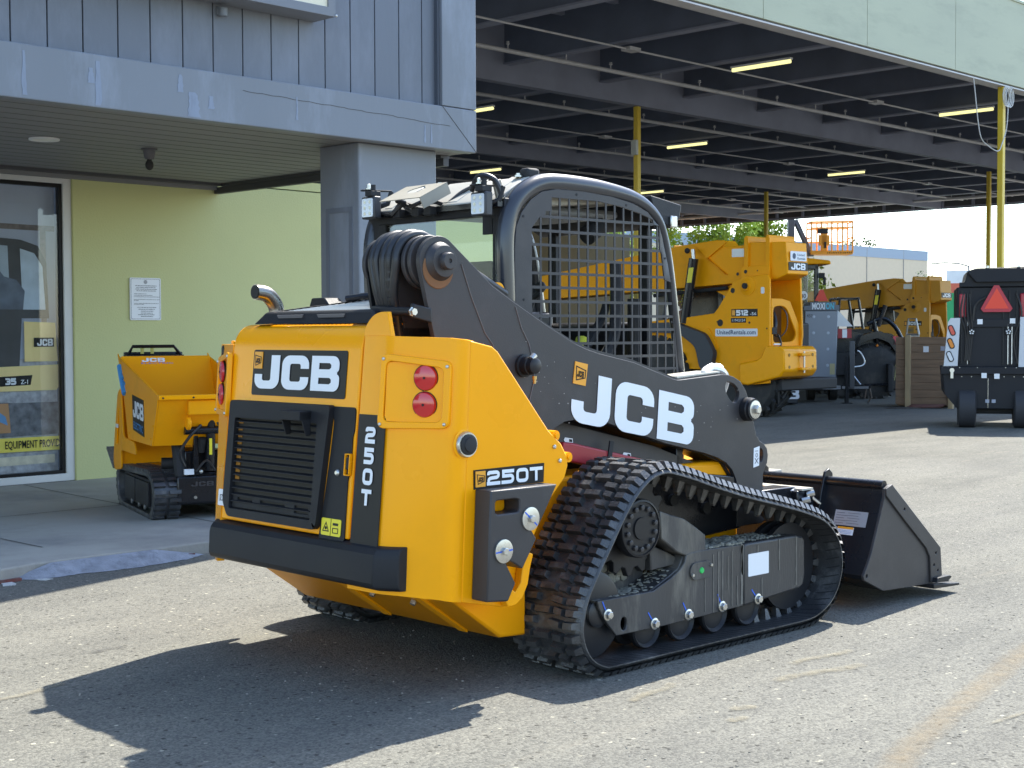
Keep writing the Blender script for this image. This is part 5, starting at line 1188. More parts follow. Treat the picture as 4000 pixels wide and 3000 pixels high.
# ================================================================== BUCKET
bk_ = M()
backp = [(2.215,.640),(2.200,.577),(2.135,.409),(2.085,.292),(2.013,.190),(2.020,.168),(2.196,.092),(2.66,.066),(2.88,.048)]
th = [(p[0]+.010, p[1]+.012) for p in backp]
bk_.gprism(backp+th[::-1], (0,0,0), (1,0,0), (0,0,1), (0,1,0), .045, 1.955)
bucket = bk_.build('bucket', BLK, ld, bevel=.002)
spn = [(2.256,.646),(2.640,.353),(2.749,.262),(2.768,.093),(2.68,.070),(2.196,.089),(2.014,.166),(2.006,.188),(2.048,.245),(2.081,.300),(2.129,.409),(2.202,.577),(2.200,.625)]
hl = lambda x, z, r=.008: [(x+r*cos(2*pi*i/10), z+r*sin(2*pi*i/10)) for i in range(10)]
for y0, y1 in ((.030,.045),(1.955,1.970)):
    M().prism('y', spn, y0, y1, holes=[hl(2.038,.186,.010)]).build('side_plate', CHAR, bucket, bevel=.002)
ed = M(); ed.prism('y', [(2.256,.646),(2.749,.262),(2.768,.093),(2.650,.078),(2.640,.22),(2.60,.275),(2.40,.43),(2.30,.51),(2.202,.590),(2.200,.625)], .018, .0295, holes=[hl(2.378,.505),hl(2.700,.236),hl(2.682,.172),hl(2.722,.138)])
ed.build('side_cutter', CHAR, bucket, bevel=.003)
M().prism('y', [(2.63,.075),(2.90,.052),(2.90,.038),(2.63,.050)], -.012, 1.99).build('cutting_edge', CHARD, bucket, bevel=.003)
M().prism('y', [(2.66,.080),(2.78,.076),(2.82,.095),(2.80,.105),(2.67,.105)], -.012, .03).build('corner_gusset', CHARD, bucket, bevel=.003)
M().tube([(2.225,.047,.640),(2.225,1.953,.640)], .026, 12).build('top_tube', BLK, bucket)
for y in (.395,.82,1.2,1.6): 
    o_ = M(); o_.prism('y', [(2.17,.60),(2.20,.69),(2.235,.705),(2.27,.68),(2.275,.62),(2.21,.56),(2.14,.40),(2.12,.41)], y, y+.014); o_.build('back_rib', BLK, bucket, bevel=.003)
M().box(1.98,.42,.51,2.13,1.55,.60).prism('y', [(1.70,.45),(1.98,.50),(2.10,.60),(2.0,.62),(1.68,.62)], .46, .60).build('quick_hitch', BLK, ld, bevel=.008)
M().box(2.00,.405,.602,2.10,1.0,.612).build('hitch_plate', mat('beige_film', (.62,.58,.48)), ld, smooth=0)
for x, y, z in ((2.02,.42,.545),(2.06,.42,.575),(2.03,.41,.50)): M().cyl((x,y,z),(x+.03,y-.03,z+.01),.018,n=8).build('hitch_pin', ZINC, ld)
M().tube(catmull([(1.9,.5,.58),(2.0,.46,.60),(2.10,.44,.57),(2.16,.40,.52)], 5, False), .01, 6).build('hitch_hose', ALU, ld)
# plates on the bucket back
def onback(y0, y1, z0, z1, m, off, name, par):
    xb = lambda z: 2.135+(z-.409)*(.065/.168)
    u = Vector((0,-1,0)); v = Vector((.065,0,.168)).normalized(); n = Vector((-v.z,0,v.x))
    return M().gprism([(0,0),(y0-y1,0),(y0-y1,(z1-z0)),(0,(z1-z0))], Vector((xb(z0),y0,z0)), u, v, n, 0, off).build(name, m, par, smooth=0)
dpl = onback(.305,.105,.42,.502,mat('data_plate', (.42,.42,.44), .3, .3), .0015, 'data_plate', bucket)
for i in range(5):
    onback(.295-.0*i, .295-.05-.02*(i%2), .430+i*.013, .4325+i*.013, TXT, .0025, 'print', dpl); onback(.225, .15+.01*(i%2), .432+i*.013, .434+i*.013, TXT, .0025, 'print', dpl)
wl3 = onback(.272,.172,.374,.415,LBL,.0015,'warning_label',bucket); onback(.270,.174,.403,.414,ORD,.0025,'label_band',wl3)
for i in range(3): onback(.262,.182,.380+i*.007,.382+i*.007,mat('blue_print', (.2,.35,.6), .6),.0025,'print',wl3)

# ================================================================== SMALL TRACKED DUMPER by the wall (local: x right, y away, z up)
du = empty('mini_dumper', (5.66,9.15,.08), radians(-19), label='small orange-yellow electric tracked dumper parked by the green wall', cat='dumper')
DW = .74
skp = [(1.26,1.20),(.20,.915)]
def skip_side(x, t):
    return M().prism('x', [(1.27,1.215),(1.24,1.19),(-.13,.925),(-.115,.88),(.08,.55),(.90,.55),(1.07,.94)], x, x+t)
sk_ = skip_side(0, .012).build('skip', YEL2, du, bevel=.004)
skip_side(DW-.012, .012).build('skip_side', YEL2, sk_, bevel=.004)
fr_ = M(); fr_.gprism([(-.13,.925),(-.10,.925),(.095,.56),(.08,.55),(-.115,.88)], (0,0,0), (0,1,0), (0,0,1), (1,0,0), .012, DW-.012)
fr_.build('skip_front', YEL2, sk_)
M().gprism([(.08,.55),(.90,.55),(.90,.565),(.085,.565)], (0,0,0), (0,1,0), (0,0,1), (1,0,0), .012, DW-.012).build('skip_floor', YEL2, sk_)
M().gprism([(.90,.55),(1.19,1.19),(1.175,1.19),(.885,.565)], (0,0,0), (0,1,0), (0,0,1), (1,0,0), .012, DW-.012).build('skip_back', YEL2, sk_)
lp = M(); lp.box(.0,-.165,.895,DW,-.125,.93); lp.build('skip_lip', YEL, sk_, bevel=.006)
M().gprism([(.885,1.195),(1.19,1.195),(1.19,1.215),(1.16,1.215)], (0,0,0), (0,1,0), (0,0,1), (1,0,0), .02, DW-.02).build('skip_rim', YEL2, sk_) if False else M().gprism([(0,0),(.70,0),(.70,.075),(0,.075)], (.02,1.165,1.125), (1,0,0), (0,.42,.9), (0,-1,0), 0, .006).build('skip_rim', YEL2, sk_, smooth=0)
n1 = M().gprism([(.12,0),(.44,0),(.44,.06),(.12,.06)], (.02,1.156,1.128), (1,0,0), (0,.42,.9), (0,-1,0), .003, .0065).build('name_plate', DKD, sk_, smooth=0)
letters(n1, 'JCB', (.17,1.147,1.146), (1,0,0), (0,.42,.9), (0,-.9,.42), .034, wid=1.7, gap=.2, off=.002)
plain(n1, 'ELECTRIC', (.16,1.148,1.130), (1,0,0), (0,.42,.9), (0,-.9,.42), .012, m=BLU, off=.002, fit=.26)
n2 = M().gprism([(.50,0),(.63,0),(.63,.055),(.50,.055)], (.02,1.156,1.128), (1,0,0), (0,.42,.9), (0,-1,0), .003, .0065).build('data_plate', DKD, sk_, smooth=0)
for i in range(3): M().gprism([(.51,.008+i*.014),(.61,.008+i*.014),(.61,.016+i*.014),(.51,.016+i*.014)], (.02,1.149,1.128), (1,0,0), (0,.42,.9), (0,-1,0), .0, .001).build('print', mat('plate_print', (.45,.45,.45), .5), n2, smooth=0)
# side decal
sdc = M().gprism([(.70,.70),(.33,.62),(.31,.91),(.70,.925)], (-.001,0,0), (0,1,0), (0,0,1), (-1,0,0), 0, .0025) if False else M().gprism([(-.70,.635),(-.32,.60),(-.33,.875),(-.72,.905)], (0,0,0), (0,-1,0), (0,0,1), (-1,0,0), 0, .003)
sdo = sdc.build('side_decal', DKD, sk_, smooth=0)
letters(sdo, 'JCB', (-.003,.685,.738), (0,-1,-.06), (0,.02,1), (-1,0,0), .125, wid=.92, gap=.1, off=.002)
plain(sdo, 'ELECTRIC', (-.003,.67,.652), (0,-1,-.08), (0,0,1), (-1,0,0), .055, m=mat('decal_blue', (.06,.28,.62), .5), off=.003, fit=.33, bold=.01)
bd = M(); bd.tube([(-.006,1.15,1.12),(-.006,1.10,1.05),(-.006,1.0,.93),(-.006,.97,.90)], .022, 6).tube([(-.006,1.12,1.07),(-.006,1.03,1.02)], .012, 5).tube([(-.006,1.05,1.0),(-.006,.98,.98)], .012, 5); bd.build('blue_swoosh', mat('decal_blue', (.06,.28,.62)), sk_)
# rear shroud
sh = M(); sh.prism('x', fillet([(1.10,.95),(1.22,.90),(1.36,.55),(1.42,.36),(1.38,.27),(1.10,.30),(1.12,.45),(.55,.45),(.62,.54),(1.02,.56)], .05, 4, True), -.012, .0, holes=[fillet([(1.19,.80),(1.26,.60),(1.30,.48),(1.17,.52)], .03, 3, True)])
sh.prism('x', [(1.15,.3),(1.38,.3),(1.22,.88),(1.15,.88)], .002, DW)
sh.build('rear_shroud', YEL2, du, bevel=.006)
M().gprism([(1.38,.30),(1.66,.44),(1.66,.42),(1.40,.28)], (0,0,0), (0,1,0), (0,0,1), (1,0,0), -.02, DW).build('foot_plate', mat('chequer_plate', (.22,.22,.22), .5, .5, var=.3, vs=60), du)
hn = M(); hn.tube(fillet([(.10,1.25,0),(.10,1.33,0)], 0) and [(.10,1.33,1.20),(.12,1.25,1.27),(.45,1.25,1.27),(.52,1.30,1.20)], .014, 8).tube([(.08,1.33,1.21),(.08,1.40,1.21),(.5,1.40,1.21),(.53,1.33,1.21)], .014, 8)
hn.box(.08,1.28,1.12,.54,1.42,1.20); hn.build('handle', BLK, du)
for x in (.20,.28): M().cyl((x,1.27,1.21),(x,1.27,1.285),.014,n=10).build('lever_knob', mat('olive_yellow', (.45,.42,.10), .6), du)
# tracks
def dtrack(x0):
    tp2 = fillet([(.10,.0),(1.28,.0),(1.40,.16),(1.34,.31),(.16,.345),(.0,.22)], .12, 6, True); pt = M(); o_ = tp2; 
    i_ = [(.70+(p[0]-.70)*.90, .17+(p[1]-.17)*.80) for p in o_]
    pt.prism('x', o_, x0, x0+.20, holes=[i_]); b_ = pt.build('track', RUB, du, bevel=.008)
    lg_ = M(); P_ = [Vector((0,p[0],p[1])) for p in o_]; P2, L2 = resample(P_, 58)
    for k, p in enumerate(P2):
        t = (P2[(k+1) % 58]-P2[k-1]).normalized(); nn = Vector((0,-t.z,t.y)); nn = nn if nn.dot(p-Vector((0,.7,.17))) > 0 else -nn
        for a, b in ((.0,.09),(.11,.20)): lg_.obox(p+nn*.008+Vector((x0+(a+b)/2,0,0)), ((1,0,0),t,nn), ((b-a)/2-.003,.014,.012))
    lg_.build('track_lugs', RUB, b_, smooth=0)
    fm_ = M(); fm_.prism('x', rrect(.22,.06,1.20,.28,.04), x0+.03, x0+.17); fm_.box(x0+.012,.28,.08,x0+.03,.72,.26).box(x0+.012,.75,.08,x0+.03,1.1,.26); fm_.build('track_frame', CHARD, b_, bevel=.01)
    for y in (.40,.60,.85): M().lathe((x0+.02,y,.07), (-1,0,0), [(0,.02),(.012,.02)], 8).build('roller_bolt', ZINC, b_)
for x0 in (.0,.54): dtrack(x0)
# extra plumbing and fixings on the dumper
M().tube(catmull([(.22,.0,.40),(.18,-.03,.50),(.25,-.04,.62),(.34,-.02,.70)], 5, False), .011, 6).tube(catmull([(.55,.0,.38),(.60,-.03,.48),(.54,-.03,.60),(.46,-.01,.72)], 5, False), .010, 6).tube(catmull([(.30,-.02,.36),(.37,-.05,.44),(.44,-.02,.36)], 5, False), .009, 6).build('hose', HOSE, du)
for x, z in ((.03,.91),(.25,.91),(.48,.91),(.70,.91)): M().lathe((x,-.166,z), (0,-1,0), [(0,.008),(.004,.006)], 8).build('lip_bolt', BLKM, sk_)
for y, z in ((.02,.70),(.10,.60),(.84,.60),(.98,.80),(1.10,1.02)): M().lathe((-.001,y,z), (-1,0,0), [(0,.009),(.005,.007)], 8).build('side_bolt', YEL2, sk_)
M().gprism([(0,0),(.10,0),(.10,.03),(0,.03)], (-.013,1.30,.62), (0,-1,0), (0,0,1), (-1,0,0), 0, .002).build('small_label', LBL, du)
# machinery under the skip
mc = M(); mc.box(.17,.02,.12,.57,.10,.32).box(.2,.1,.1,.54,1.2,.34).box(.25,.12,.34,.55,.5,.5); mc.build('chassis', BLK, du, bevel=.01)
letters(du, 'JCB', (.27,.019,.245), (1,0,0), (0,0,1), (0,-1,0), .035, wid=1.5, gap=.2, m=mat('relief_grey', (.04,.035,.035), .5), off=.002)
for x, y, z, n_ in ((.30,.04,.46,0),(.50,.04,.46,0)):
    M().box(x,y,.34,x+.035,y+.05,.84).build('lift_link', BLK, du, bevel=.006)
M().cyl((.24,-.02,.84),(.62,-.02,.84),.035,n=14).cyl((.22,.0,.66),(.62,.0,.66),.03,n=14).build('cross_tube', BLK, du)
M().cyl((.42,.05,.36),(.42,.0,.78),.035,n=12).build('tip_ram', BLK, du)
M().cyl((.22,.10,.30),(.22,.20,.55),.05,n=10).cyl((.12,.3,.40),(.30,.25,.40),.045,n=12).cyl((.36,.06,.5),(.36,.02,.6),.03,n=10).build('drive_motor', BLKM, du)
M().box(.395,-.04,.48,.415,-.03,.60).build('warning_strip', YLD, du)
for x in (.22,.50): M().box(x,.005,.335,x+.07,.03,.375).build('small_label', LBL, du)
M().sphere((.34,.0,.355), .016, 10).cyl((.30,.015,.165),(.30,.005,.165),.012,n=8).build('bolt', ZINC, du)
eb = M(); eb.box(.22,-.135,.78,.62,-.02,.89); eb.lathe((.24,-.10,.72), (-1,0,0), [(0,.05),(.03,.05)], 16); eb.build('pivot_ear', YEL2, sk_, bevel=.01)
M().lathe((.60,-.10,.70), (1,0,0), [(0,.045),(.05,.045)], 16).build('pivot_boss', YEL2, sk_)
M().box(.46,.3,.42,.5,.5,.52).build('yellow_hose_guard', YEL, du)

# ================================================================== TELEHANDLERS (local: x forward, y left, z up; near side plate at y=0, faces -X world)
def tyre(mb_parent, x, y0, wdt, r, zc, name='wheel', rim=YEL2, steer=0):
    w_ = M(); w_.lathe((0,0,0), (0,1,0), [(0,r*.55),(0,r*.86),(wdt*.12,r*.97),(wdt*.5,r),(wdt*.88,r*.97),(wdt,r*.86),(wdt,r*.55)], 40)
    for i in range(22):
        a_ = 2*pi*i/22
        for s_, ph in ((0,0),(1,.14)):
            c_ = Vector((cos(a_+ph)*r*.985, wdt*(.27 if s_ == 0 else .73), sin(a_+ph)*r*.985))
            rad = Vector((cos(a_+ph),0,sin(a_+ph))); tg_ = Vector((-sin(a_+ph),(.65 if s_ == 0 else -.65),cos(a_+ph))).normalized()
            ax_ = rad.cross(tg_).normalized(); w_.obox(c_, (ax_, tg_, rad), (.024*r/.6, wdt*.32, .04))
    o = w_.build(name, TYRE, mb_parent); o.location = (x, y0, zc); o.rotation_euler = (0,0,steer)
    rm = M(); rm.lathe((0,wdt*.08,0), (0,1,0), [(0,r*.56),(.02,r*.5),(.07,r*.45),(.08,r*.2),(.02,r*.18),(.02,.01)], 28); q = rm.build('rim', rim, o)
    return o
def telehandler(loc, sc, label, num, sub, dull, extra):
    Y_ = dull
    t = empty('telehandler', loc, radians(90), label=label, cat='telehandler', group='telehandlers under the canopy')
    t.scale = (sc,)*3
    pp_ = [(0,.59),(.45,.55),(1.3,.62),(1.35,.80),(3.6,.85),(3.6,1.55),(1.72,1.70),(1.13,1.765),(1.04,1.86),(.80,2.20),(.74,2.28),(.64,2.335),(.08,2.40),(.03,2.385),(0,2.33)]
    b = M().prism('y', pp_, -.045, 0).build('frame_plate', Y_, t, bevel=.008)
    hs = M()
    for x, z, r in ((.74,2.145,.045),(1.0,1.60,.06),(.40,1.60,.02),(1.06,1.62,.015),(.05,1.50,.015),(1.22,1.18,.02)): hs.lathe((x,.001,z), (0,1,0), [(0,r),(.001,r)], 14)
    hs.build('bolt_holes', DKD, b)
    M().lathe((.45,0,2.215), (0,1,0), [(0,.17),(.010,.165),(.012,.13),(.03,.08),(.05,.075)], 26).build('boom_pivot_boss', Y_, b)
    M().lathe((.45,.05,2.215), (0,1,0), [(0,.05),(.03,.05),(.031,.03)], 16).build('pivot_pin', BLKM, b)
    M().gprism([(1.52,1.42),(1.40,1.48),(1.30,1.52),(1.22,1.50),(1.10,1.30),(1.05,1.15),(1.25,1.1),(1.5,1.2)], (0,0,0), (1,0,0), (0,0,1), (0,1,0), .001, .02).build('side_step', Y_, b, bevel=.004) if extra else None
    far = [(p[0]-.02,p[1]) for p in pp_ if p[0] < 1.2]; far = [(.02,.6),(.9,.6),(1.3,1.75),(1.04,1.86),(.80,2.20),(.64,2.335),(.05,2.42),(-.02,2.37),(-.06,1.4)]
    M().prism('y', far, -.93, -.88).build('far_plate', Y_, t, bevel=.008)
    # rear cross panel with cut-out
    rp3 = M(); rp3.prism('x', [(-.045,1.20),(-.88,1.20),(-.88,1.55),(-.60,1.96),(-.35,2.0),(-.045,2.0)], -.01, .03, holes=[fillet([(-.10,1.26),(-.70,1.28),(-.80,1.40),(-.50,1.84),(-.34,1.88),(-.10,1.86)], .09, 4, True)])
    rp3.build('rear_cross_panel', Y_, t, bevel=.01)
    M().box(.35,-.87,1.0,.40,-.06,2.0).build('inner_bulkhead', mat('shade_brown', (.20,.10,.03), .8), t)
    M().tube(catmull([(.20,-.35,1.85),(.10,-.32,1.65),(.05,-.22,1.48),(.02,-.14,1.44)], 5, False), .035, 8).tube(catmull([(.05,-.12,1.42),(.0,-.30,1.36),(-.02,-.48,1.5),(.0,-.50,1.75),(.1,-.45,1.88)], 6, False), .010, 6).tube(catmull([(-.02,-.22,1.40),(-.03,-.30,1.25),(-.03,-.25,1.16)], 4, False), .016, 6).build('hose', HOSE, t)
    M().box(-.02,-.20,1.40,.06,-.06,1.52).build('valve_block', BLKM, t, bevel=.01)
    # boom
    bm2 = M(); bm2.gprism([(.6,2.28),(1.95,2.22),(6.0,2.05),(6.0,2.45),(1.95,2.97),(1.2,3.03),(1.08,2.90),(.58,2.92)], (0,0,0), (1,0,0), (0,0,1), (0,1,0), -.72, -.20); boom = bm2.build('boom', Y_, t, bevel=.012)
    cl = M(); cl.gprism([(-.26,2.40),(-.05,2.32),(.62,2.30),(.62,2.96),(-.22,2.93)], (0,0,0), (1,0,0), (0,0,1), (0,1,0), -.76, -.14); cl.build('boom_tail', Y_, boom, bevel=.015)
    for x in (.10,.53): M().gprism(fillet([(x-.03,2.50),(x+.05,2.50),(x+.05,3.02),(x+.02,3.06),(x-.01,3.06),(x-.03,3.0)], .01, 2, True), (0,0,0), (1,0,0), (0,0,1), (0,1,0), -.85 if x < .3 else -.78, -.10).build('boom_collar', Y_, boom, bevel=.006)
    M().prism('y', [(.06,2.30),(.64,2.28),(.64,2.54),(.12,2.56),(.06,2.54)], -.12, -.09).build('collar_plate', Y_, boom, bevel=.006)
    for x, z, r in ((.54,2.46,.032),(.78,2.43,.028),(.30,2.47,.012)): M().lathe((x,-.088 if x < .7 else -.198,z), (0,1,0), [(0,r),(.002,r)], 14).build('pin_hole', DKD, boom)
    M().prism('y', [(1.55,2.86),(1.70,2.98),(1.05,3.02),(.98,2.98),(1.4,2.72),(.97,2.42),(1.02,2.44)], -.195, -.16).build('boom_gusset', Y_, boom, bevel=.006)
    for y in (-.205,): M().tube([(1.0,y,2.20),(2.6,y,2.10)], .035, 8).build('hose_run', BLKM, boom)
    M().prism('y', [(.92,1.98),(1.30,2.16),(.95,2.25),(.80,2.2)], -.30, -.26).build('ram_lug', Y_, boom, bevel=.006)
    M().prism('y', rrect(.60,2.72,.90,2.86,.01), -.1985, -.1955).build('reflector', mat('reflector_grey', (.42,.44,.46), .3, .3), boom)
    M().cyl((1.62,-.05,2.88),(1.60,-.05,2.70),.035,n=12).build('ram_rod', ZINC, t)
    rm_ = M().cyl((1.60,-.05,2.72),(1.80,-.05,1.60),.085,n=16).build('lift_ram', BLK, t)
    M().gprism([(0,0),(.10,0),(.10,.26),(0,.26)], (1.58,.040,2.30), (1,0,0), (-.17,0,1), (0,1,0), 0, .004).build('warning_label', YLD, rm_, smooth=0)
    M().sphere((1.74,-.05,2.86), .05, 12).build('ram_eye', BLKM, t)
    # counterweight
    cwp = [(.55,.63),(.55,.92),(.20,.98),(.12,1.03),(.06,1.18),(-.02,1.21),(-.26,1.20),(-.33,1.14),(-.34,.80),(-.26,.70),(.40,.55),(.50,.57)]
    cwt = M().prism('y', cwp, -.92, .07).build('rear_weight', YEL, t, bevel=.035, seg=3)
    for y, z in ((-.08,1.06),(-.08,.86),(-.78,1.06),(-.78,.86)): M().lathe((-.338,y,z), (-1,0,0), [(0,.028),(.003,.028)], 14).build('weight_bolt', mat('ochre_dark', (.35,.17,.01), .6), cwt)
    for z in (1.04,.80): M().box(-.42,-.60,z,-.335,-.34,z+.05).build('tow_jaw', YEL, cwt, bevel=.012)
    M().cyl((-.39,-.44,.76),(-.39,-.44,1.12),.018,n=10).build('tow_pin', ZINC, cwt)
    M().box(-.03,-.30,1.225,.0,-.10,1.25).build('small_label', LBL, t)
    # decals
    nb_ = M().gprism([(-.85,0),(-.27,0),(-.27,.135),(-.85,.135)], (0,.001,1.715), (-1,0,0), (0,0,1), (0,1,0), 0, .003) if False else M().box(.235,.0,1.705,.765,.0035,1.83)
    dn = nb_.build('model_plate', DKD, b, smooth=0)
    M().box(.69,.0036,1.722,.75,.005,1.812).build('emblem', ORD, dn)
    letters(dn, num, (.665,.004,1.722), (-1,0,0), (0,0,1), (0,1,0), .088, wid=1.05, gap=.10, off=.002)
    plain(dn, sub, (.385,.004,1.725), (-1,0,0), (0,0,1), (0,1,0), .05, m=WHT, off=.003, bold=.015, fit=.13)
    if extra:
        np_ = M().box(.47,.0,1.60,.775,.003,1.68).build('fleet_number_plate', DKD, b, smooth=0)
        plain(np_, '11942124', (.762,.003,1.62), (-1,0,0), (0,0,1), (0,1,0), .045, m=WHT, off=.002, fit=.275)
        ur = M().prism('y', rrect(.235,1.37,1.10,1.50,.02), 0, .003).build('rental_label', LBL, b, smooth=0)
        plain(ur, 'UnitedRentals.com', (1.07,.003,1.405), (-1,0,0), (0,0,1), (0,1,0), .075, m=mat('rental_blue', (.02,.05,.11), .5), off=.002, bold=.016, fit=.80)
        ul = M().prism('x', rrect(-.70,2.62,-.22,2.78,.02), -.262, -.258).build('rental_badge', LBL, boom, smooth=0)
        M().lathe((-.2625,-.33,2.70), (-1,0,0), [(0,.05),(.001,.05)], 18).build('badge_logo', mat('rental_blue', (.02,.05,.11)), ul)
        plain(ul, 'United', (-.2625,-.42,2.705), (0,-1,0), (0,0,1), (-1,0,0), .04, m=MC['rental_blue'], off=.001, fit=.22, bold=.01)
        plain(ul, 'Rentals', (-.2625,-.42,2.645), (0,-1,0), (0,0,1), (-1,0,0), .04, m=MC['rental_blue'], off=.001, fit=.24, bold=.01)
    else:
        M().box(.47,.0,1.50,.70,.002,1.66).build('rental_badge', mat('dull_label', (.30,.17,.03), .5), b, smooth=0)
        plain(b, 'Herc', (.67,.003,1.555), (-1,0,0), (0,0,1), (0,1,0), .07, m=TXT, off=.002, fit=.17, bold=.02)
        M().box(.30,.0,1.40,.72,.002,1.45).build('fleet_number_plate', LBL, b, smooth=0)
        plain(b, 'FOR RENT' if False else '14473002', (.70,.003,1.41), (-1,0,0), (0,0,1), (0,1,0), .032, m=TXT, off=.002, fit=.38)
    jp = M().prism('x', rrect(-.74,2.46,-.17,2.60,.01), -.262, -.2585).build('name_plate', DKD, boom, smooth=0)
    letters(jp, 'JCB', (-.2625,-.24,2.475), (0,-1,0), (0,0,1), (-1,0,0), .105, wid=1.3, gap=.12, off=.001)
    M().prism('y', rrect(.10,2.08,.17,2.19,.02), 0, .003).build('small_label', LBL, b)
    # body, cab, wheels
    eb_ = M(); eb_.box(.5,-2.0,.7,3.2,-.95,1.6); eb_.build('engine_bay', BLKM, t, bevel=.04)
    cb_ = M(); cb_.prism('y', [(1.6,1.4),(3.2,1.4),(3.1,2.3),(2.7,2.75),(1.7,2.75)], -1.98, -1.90).prism('y', [(1.6,1.4),(3.2,1.4),(3.1,2.3),(2.7,2.75),(1.7,2.75)], -1.05, -.97, holes=[[(1.75,1.7),(3.0,1.7),(2.9,2.3),(2.65,2.6),(1.8,2.6)]]); cb_.box(1.6,-1.98,2.72,2.7,-.97,2.78); cb_.build('cab', BLK, t, bevel=.02)
    M().prism('y', fillet([(1.15,.75),(1.05,1.10),(1.25,1.42),(1.9,1.62),(2.8,1.6),(3.2,1.2),(3.1,1.1),(2.6,1.45),(1.8,1.42),(1.45,1.2),(1.35,.8)], .1, 4, True), -.35, .12).build('mudguard', mat('mudguard_dark', (.03,.035,.045), .5), t, bevel=.02)
    tyre(t, .58, -.58, .42, .61, .61); tyre(t, 2.35, -.35, .45, .68, .68); tyre(t, .95, -1.35, .42, .61, .61, steer=radians(-6)); tyre(t, 2.35, -2.35, .45, .68, .68)
    M().box(-.1,-1.95,.45,.3,-.2,.65).build('rear_axle', BLKM, t, bevel=.03)
    return t
telehandler((20.1,13.63,0), 1.0, 'large orange-yellow telehandler right of the loader cab, rental web address on its side', '512', '-56', YEL2, True)
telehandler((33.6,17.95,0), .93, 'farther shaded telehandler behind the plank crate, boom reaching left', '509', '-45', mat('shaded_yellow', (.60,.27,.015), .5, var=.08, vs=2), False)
# third machine's cab behind the battery unit (seen through its glass)
t3 = place('telehandler_cab', 33, 6.5, label='black tractor cab with yellow roof and round 40 sign, behind the grey battery unit', cat='tractor')
c3 = M()
for a, b in ((-.06,.04),(.42,.52)):
    for y in (0,1.2): c3.prism('y', [(a,1.2),(b,1.2),(b,3.0),(a,3.0)], y, y+.08)
c3.box(-.06,0,1.0,.52,1.28,1.45).box(-.06,0,2.86,.52,1.28,2.98); c3.box(-.1,.1,.5,.6,2.6,1.2); c3.build('cab', BLK, t3, bevel=.02)
M().prism('y', [(-.2,2.96),(.60,2.98),(.78,2.97),(.76,3.06),(.1,3.14),(-.2,3.13)], -.12, 1.4).build('roof', YEL2, t3, bevel=.03)
M().box(-.01,.03,1.46,.44,.04,2.86).build('pane', glass('cab_glass'), t3)
M().lathe((.16,-.03,2.27), (0,-1,0), [(0,.10),(.01,.10)], 24).build('speed_disc', LBL, t3); plain(t3, '40', (.10,-.043,2.21), (1,0,0), (0,0,1), (0,-1,0), .10, m=TXT, fit=.12, off=.001, bold=.02)
M().box(.50,-.1,2.66,.64,-.05,2.78).box(.60,-.12,2.5,.66,-.06,2.68).build('mirror', BLKM, t3, bevel=.01)
M().prism('y', [(.42,2.14),(.72,2.14),(.61,2.40),(.54,2.40)], -.06, -.045).build('slow_triangle', mat('slow_red', (.75,.06,.03), .5), t3)
tyre(t3, .9, .3, .5, .75, .75, rim=BLKM); tyre(t3, -.9, .3, .5, .75, .75, rim=BLKM)

# ---- battery unit on trailer
bu = place('battery_unit', 29, 5.97, rz=radians(-52), label='grey battery power unit on a small trailer behind the large telehandler', cat='generator')
GB = mat('unit_grey', (.28,.305,.34), .5, var=.04, vs=2)
M().prism('y', [(-.10,.50),(.54,.50),(.58,1.86),(-.07,1.86)], 0, 1.3).build('body', GB, bu, bevel=.015)
M().prism('y', [(-.14,.50),(-.102,.50),(-.072,1.95),(-.11,1.95)], .04, 1.3).box(-.16,.05,.42,.56,1.3,.495).build('side_cowl', BLK, bu, bevel=.005)
M().prism('y', [(-.10,1.865),(.60,1.865),(.60,1.97),(.53,1.98),(.53,2.04),(.02,2.04),(.02,1.97),(-.10,1.96)], -.02, 1.32).build('lid', mat('lid_grey', (.15,.165,.185), .5), bu, bevel=.008)
plain(bu, 'MOXI', (.06,-.021,1.895), (1,0,0), (0,0,1), (0,-1,0), .125, m=WHT, off=.002, bold=.035, fit=.26)
plain(bu, 'ON', (.33,-.021,1.895), (1,0,0), (0,0,1), (0,-1,0), .125, m=CYANT, off=.002, bold=.035, fit=.17)
plain(bu, '450', (-.04,-.001,1.73), (1,0,0), (0,0,1), (0,-1,0), .07, m=TXT, off=.002, bold=.01, fit=.12)
for x in (.10,.39):
    for k in range(4): M().lathe((x-.005*k,0,1.74-k*.325), (0,-1,0), [(0,.030),(.006,.030),(.008,.02)], 16).build('door_stud', mat('stud_pale', (.50,.54,.60), .5), bu)
M().box(.42,-.003,.58,.52,-.001,.80).build('yellow_notice', mat('pale_yellow', (.55,.48,.25), .6), bu)
M().lathe((-.06,0,.92), (0,-1,0), [(0,.02),(.01,.02)], 10).build('lock', ZINC, bu)
tr_ = M(); tr_.box(-.15,0,.30,.55,1.5,.42).box(.1,-.05,.27,1.23,.05,.37); tr_.box(.72,-.06,.0,.79,.06,.95).box(.66,-.12,.0,.86,.12,.015); tr_.build('trailer_frame', BLKM, bu, bevel=.006)
M().gprism([(0,0),(.36,0),(.36,.075),(0,.075)], (.27,-.051,.285), (1,0,0), (0,0,1), (0,-1,0), 0, .003).gprism([(0,0),(.52,0),(.52,.05),(0,.05)], (.66,-.051,.295), (1,0,0), (0,0,1), (0,-1,0), 0, .002).build('reflective_tape', mat('tape_grey', (.30,.30,.30), .6, var=.3, vs=30), bu, smooth=0)
